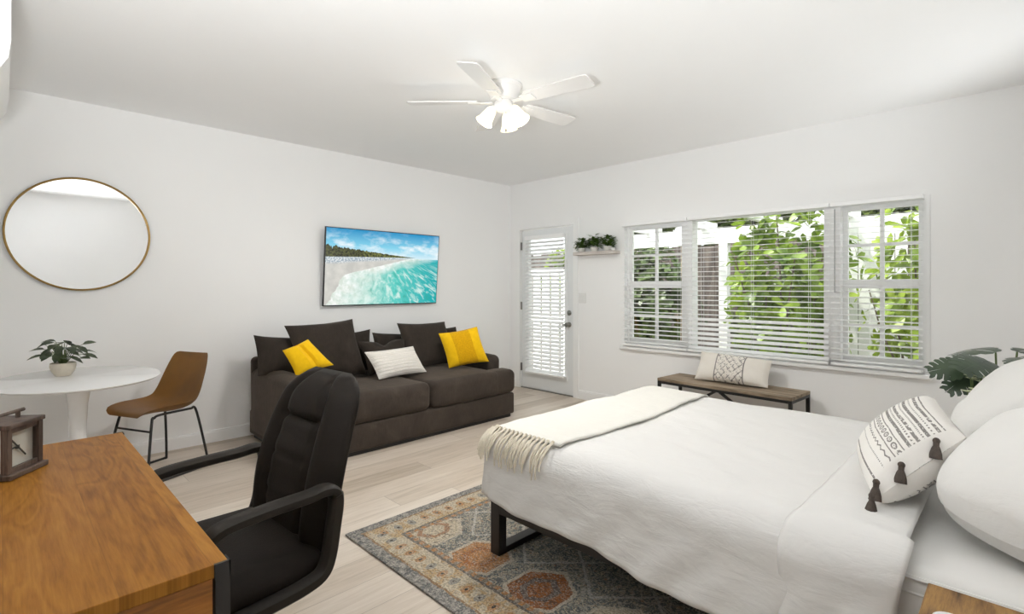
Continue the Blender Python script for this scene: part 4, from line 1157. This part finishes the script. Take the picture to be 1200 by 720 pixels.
# nightstand
NX0, NX1, NY1, NZ = 4.655, 5.08, -3.145, .57
ns = thing('nightstand', 'rustic brown wooden nightstand at the near side of the bed', 'nightstand', ((NX0+NX1)/2, NY1-.2, 0))
MB().box((NX0, NY1-.42, NZ-.03), (NX1, NY1, NZ), .002, 1).obj('top', 'nightwood', ns, False)
MB().box((NX0+.02, NY1-.40, .20), (NX1-.02, NY1-.02, NZ-.0305)).obj('body', 'nightwood', ns, False)
for x in (NX0+.015, NX1-.045):
    for y in (NY1-.405, NY1-.045): MB().box((x, y, 0), (x+.03, y+.03, .20)).obj('leg', 'black', ns, False)
MB().box((NX0+.03, NY1-.412, .36), (NX1-.03, NY1-.4, .53)).obj('drawer', 'nightwood', ns, False)
tag(MB().lathe([(.02, 0), (.026, .003), (.034, .018), (.032, .019), (.024, .006), (.001, .005)], (4.715, NY1-.19, NZ+.0005), 24).obj('small_dish', 'white'), 'small white dish on the wooden nightstand', 'dish')

# ------------------------------------------------------------------ bench
bn = thing('bench', 'narrow wooden bench on black metal legs under the window', 'bench', (3.0, -.27, 0))
BX0, BX1, BY0, BY1, BZ = 2.415, 3.585, -.475, -.075, .455
bM = T(3., -.27, 0, math.radians(-3.2)) @ T(-3., .27, 0)
for k in range(4):
    y0_ = BY0 + (BY1-BY0)*k/4
    MB(bM).box((BX0, y0_+.0012, BZ-.026), (BX1, y0_+(BY1-BY0)/4-.0012, BZ), .002, 1).obj('top_plank', 'benchwood', bn, False)
m = MB(bM)
for y in (BY0+.012, BY1-.012): m.bar((BX0+.005, y, BZ-.038), (BX1-.005, y, BZ-.038), .022, .022)
for x in (BX0+.012, BX1-.012): m.bar((x, BY0+.012, BZ-.038), (x, BY1-.012, BZ-.038), .022, .022)
m.obj('frame', 'black', bn, False)
for x in (BX0+.014, BX1-.014):
    for y in (BY0+.014, BY1-.014): MB(bM).box((x-.0125, y-.0125, 0), (x+.0125, y+.0125, BZ-.027)).obj('leg', 'black', bn, False)
for x0_, x1_ in ((BX0+.50, BX0+.02), (BX1-.50, BX1-.02)):
    xm = 2.99 + (.02 if x0_ > 3 else -.02)
    MB(bM).bar((xm, BY0+.014, BZ-.045), (x1_, BY0+.014, .06), .02, .02).obj('brace', 'black', bn, False)
    MB(bM).bar((x1_, BY0+.014, .06), (x1_, BY1-.014, .06), .02, .02).obj('stretcher', 'black', bn, False)
def py(x_, y_, yp):
    d = Fv + Rv*((x_-600)/f_px) + Vector((0, 0, 1))*((336-y_)/f_px); return CAM + d*((yp-CAM.y)/d.y)
c = [py(814, 444, -.30), py(900, 455, -.30), py(905, 423, -.155), py(822, 412, -.155)]
tag(MB().pillow(*c, .15, 22, .03, .005, 3., None, .4).obj('lumbar_pillow', 'diamond'), 'cream lumbar cushion with dark diamond panel on the bench', 'cushion')

# ------------------------------------------------------------------ monstera and flowers in the far corner by the bed
MX, MY = 4.74, -1.12
mo = thing('monstera_plant', 'dark green monstera plant beyond the bed pillows', 'potted plant', (MX, MY, 0))
MB().lathe([(.11, 0), (.12, .01), (.15, .26), (.155, .28), (.14, .28), (.135, .25), (.001, .245)], (MX, MY, 0), 28).obj('pot', 'potwhite', mo)
MB().lathe([(.135, .25), (.001, .262)], (MX, MY, 0), 20).obj('soil', 'soil', mo)
def monstera_leaf(base, d, up, L, W, droop):
    m = MB(); base, d, up = Vector(base), Vector(d).normalized(), Vector(up); a = d.cross(up).normalized(); nn = a.cross(d).normalized()
    def P(t, w): 
        return base + d*L*t - nn*droop*L*t*t + a*w*W/2 + nn*.10*W*abs(w)*(.4-abs(w))
    n = 7
    def env(t): return (math.sin(PI*min(1., t*.92+.08))**.55)*(1-.35*t)
    # midrib strip, then lobes each side separated by slits
    m.add([P(0, -.05), P(0, .05), P(.5, .06), P(1, .01), P(1, -.01), P(.5, -.06)], [(0, 1, 2, 5), (5, 2, 3, 4)])
    for s_ in (-1, 1):
        for k in range(n):
            t0, t1 = -.06+k/n*.98, -.06+(k+.93)/n*.98; tm = (t0+t1)/2; E = env(max(0, tm))
            sweep = .10
            i0, i1 = max(0, t0+.02), max(.06, min(1, t1+.06))
            m.add([P(i0, .03*s_), P(t0+sweep*.3, .5*E*s_), P(t0+sweep*.8+.02, .97*E*s_), P(tm+sweep*1.1, 1.05*E*s_), P(t1+sweep, .93*E*s_), P(t1+sweep*.4, .5*E*s_), P(i1, .03*s_)],
                  [(0, 1, 5, 6), (1, 2, 3, 4, 5)])
    return m
ml = [((4.63, -1.26, .90), (-.85, -.45, -.10), .18, .17, .22), ((4.655, -1.22, .86), (-.75, -.62, -.5), .17, .16, .25), ((4.70, -1.25, .93), (-.3, -.9, .05), .24, .22, .25),
      ((4.80, -1.2, .955), (.45, -.85, .12), .24, .24, .3), ((4.72, -1.06, .96), (-.7, .5, .1), .24, .22, .3), ((4.80, -1.05, .97), (.6, .6, .1), .22, .2, .3), ((4.82, -1.24, .90), (.6, -.75, -.2), .20, .19, .3)]
for bs, d, L, W, dr in ml:
    lo_ = monstera_leaf(bs, d, (.05, -.75, .65) if bs[0] < 4.75 and bs[2] < .95 else (0, -.3, 1), L, W, dr).obj('leaf', 'monstera', mo, True, 1e-4, 0)
    b0 = Vector(bs); m = MB(); m.tube([(MX+(b0.x-MX)*.15, MY+(b0.y-MY)*.15, .25), ((MX+b0.x)/2, (MY+b0.y)/2, .62), b0 - Vector((0, 0, .01)), b0], [.007, .006, .005, .004], 6)
    m.obj('leaf_stem', 'stem', mo)
FLX, FLY = 4.69, -1.40
fl = thing('flowering_plant', 'pale flowering plant between the monstera and the pillows', 'potted plant', (FLX, FLY, 0))
MB().lathe([(.07, 0), (.08, .01), (.095, .20), (.085, .20), (.08, .18), (.001, .18)], (FLX, FLY, 0), 24).obj('pot', 'potwhite', fl)
st, lf, fw = MB(), MB(), MB(); r = random.Random(12)
for i in range(36):
    a = r.uniform(0, 2*PI); k = r.uniform(.1, 1); top = Vector((FLX+.075*k*math.cos(a), FLY+.075*k*math.sin(a), .86-.15*r.random()))
    st.tube([(FLX+.02*math.cos(a), FLY+.02*math.sin(a), .18), (FLX+.05*k*math.cos(a), FLY+.05*k*math.sin(a), .55), top], .003, 5)
    if i % 4:
        for j in range(5):
            b2 = 2*PI*j/5; fw.leaf(top, (math.cos(b2), math.sin(b2), .5), (0, 0, 1), .034, .024, .2, .1, 'oval', 3)
    else:
        for j in range(3):
            b2 = 2*PI*j/3; lf.leaf(top - Vector((0, 0, .04)), (math.cos(b2), math.sin(b2), .2), (0, 0, 1), .05, .03, .3, .1, 'oval', 3)
st.obj('stems', 'stem', fl); lf.obj('leaves', 'monstera', fl, True, 0, 0); fw.obj('flowers', 'flower', fl, True, 0, 0)

# unseen uplights added as bounce fill, beyond the desk end and by the monstera
def fill_uplight(label, LX, LY, LZ, watt, aim, cone):
    t = thing('added_fill_lamp', label, 'fill lamp', (LX, LY, 0))
    MB().lathe([(.11, 0), (.11, .012), (.02, .03)], (LX, LY, 0), 28).obj('base', 'black', t)
    MB().tube([(LX, LY, .02), (LX, LY, LZ-.06)], .011, 10).obj('pole', 'black', t)
    MB().lathe([(.015, -.07), (.05, -.06), (.08, .0), (.082, .0), (.078, .0), (.047, -.053), (.012, -.06)], (LX, LY, LZ), 28).obj('lamp_shade', 'black', t)
    MB().sphere((LX, LY, LZ-.02), .03).obj('bulb', 'bulb', t)
    ld = bpy.data.lights.new('fill_uplight_spot', 'SPOT'); ld.energy = watt; ld.color = (.955, .985, 1); ld.spot_size = math.radians(cone); ld.spot_blend = .7; ld.shadow_soft_size = .12
    lo = bpy.data.objects.new('fill_uplight_spot', ld); COL.objects.link(lo); lo.location = (LX, LY, LZ+.03); lo.rotation_euler = (-Vector(aim)).to_track_quat('Z', 'Y').to_euler()
fill_uplight('black fill uplight added unseen in the corner behind the desk to brighten the ceiling', 4.35, -4.93, 1.30, FILL, (-.52, .52, .68), 118)
fill_uplight('black fill uplight added unseen in the window corner beyond the monstera to brighten the ceiling', 4.95, -.62, 1.00, FILL2, (-.62, -.42, .66), 118)
# ------------------------------------------------------------------ light
wd = bpy.data.worlds.new('sky'); SC.world = wd; wd.use_nodes = True; nt = wd.node_tree; nt.nodes.clear()
o = nt.nodes.new('ShaderNodeOutputWorld'); bg = nt.nodes.new('ShaderNodeBackground')
tc = nt.nodes.new('ShaderNodeTexCoord'); dp = nt.nodes.new('ShaderNodeVectorMath'); dp.operation = 'DOT_PRODUCT'
dp.inputs[1].default_value = (.55, -.80, .15); nt.links.new(tc.outputs['Generated'], dp.inputs[0])
mr_ = nt.nodes.new('ShaderNodeMapRange'); nt.links.new(dp.outputs['Value'], mr_.inputs['Value'])
mr_.inputs['From Min'].default_value = -.7; mr_.inputs['From Max'].default_value = .6; mr_.inputs['To Min'].default_value = SKY0; mr_.inputs['To Max'].default_value = SKY1
nt.links.new(mr_.outputs[0], bg.inputs[1])
bg.inputs[0].default_value = (.97, .985, 1., 1); nt.links.new(bg.outputs[0], o.inputs[0])
sd = bpy.data.lights.new('sun', 'SUN'); sd.energy = SUNW; sd.angle = math.radians(1.5); sd.color = (1, .97, .9)
so_ = bpy.data.objects.new('sun', sd); COL.objects.link(so_)
sv = Vector((-.50, -.30, 1.25)).normalized()      # towards the sun
so_.rotation_euler = sv.to_track_quat('Z', 'Y').to_euler()
def portal(name, loc, sx, sy, rot):
    ld = bpy.data.lights.new(name, 'AREA'); ld.shape = 'RECTANGLE'; ld.size = sx; ld.size_y = sy; ld.cycles.is_portal = True
    ob = bpy.data.objects.new(name, ld); COL.objects.link(ob); ob.location = loc; ob.rotation_euler = rot
portal('window_portal', ((WX0+WX1)/2, .16, (WZ0+WZ1)/2), WX1-WX0, WZ1-WZ0, (-PI/2, 0, 0))
portal('door_portal', ((gx0+gx1)/2, .16, (gz0+gz1)/2), gx1-gx0, gz1-gz0, (-PI/2, 0, 0))

SC.view_settings.view_transform = 'Standard'; SC.view_settings.look = 'None'; SC.view_settings.gamma = 1; SC.view_settings.use_curve_mapping = False
SC.view_settings.exposure = .53
cy = SC.cycles
cy.use_denoising = True
try: cy.denoiser = 'OPENIMAGEDENOISE'
except Exception: pass
cy.max_bounces = 12; cy.diffuse_bounces = 9; cy.glossy_bounces = 4; cy.transmission_bounces = 6; cy.transparent_max_bounces = 12
cy.sample_clamp_indirect = 6; cy.caustics_reflective = False; cy.caustics_refractive = False
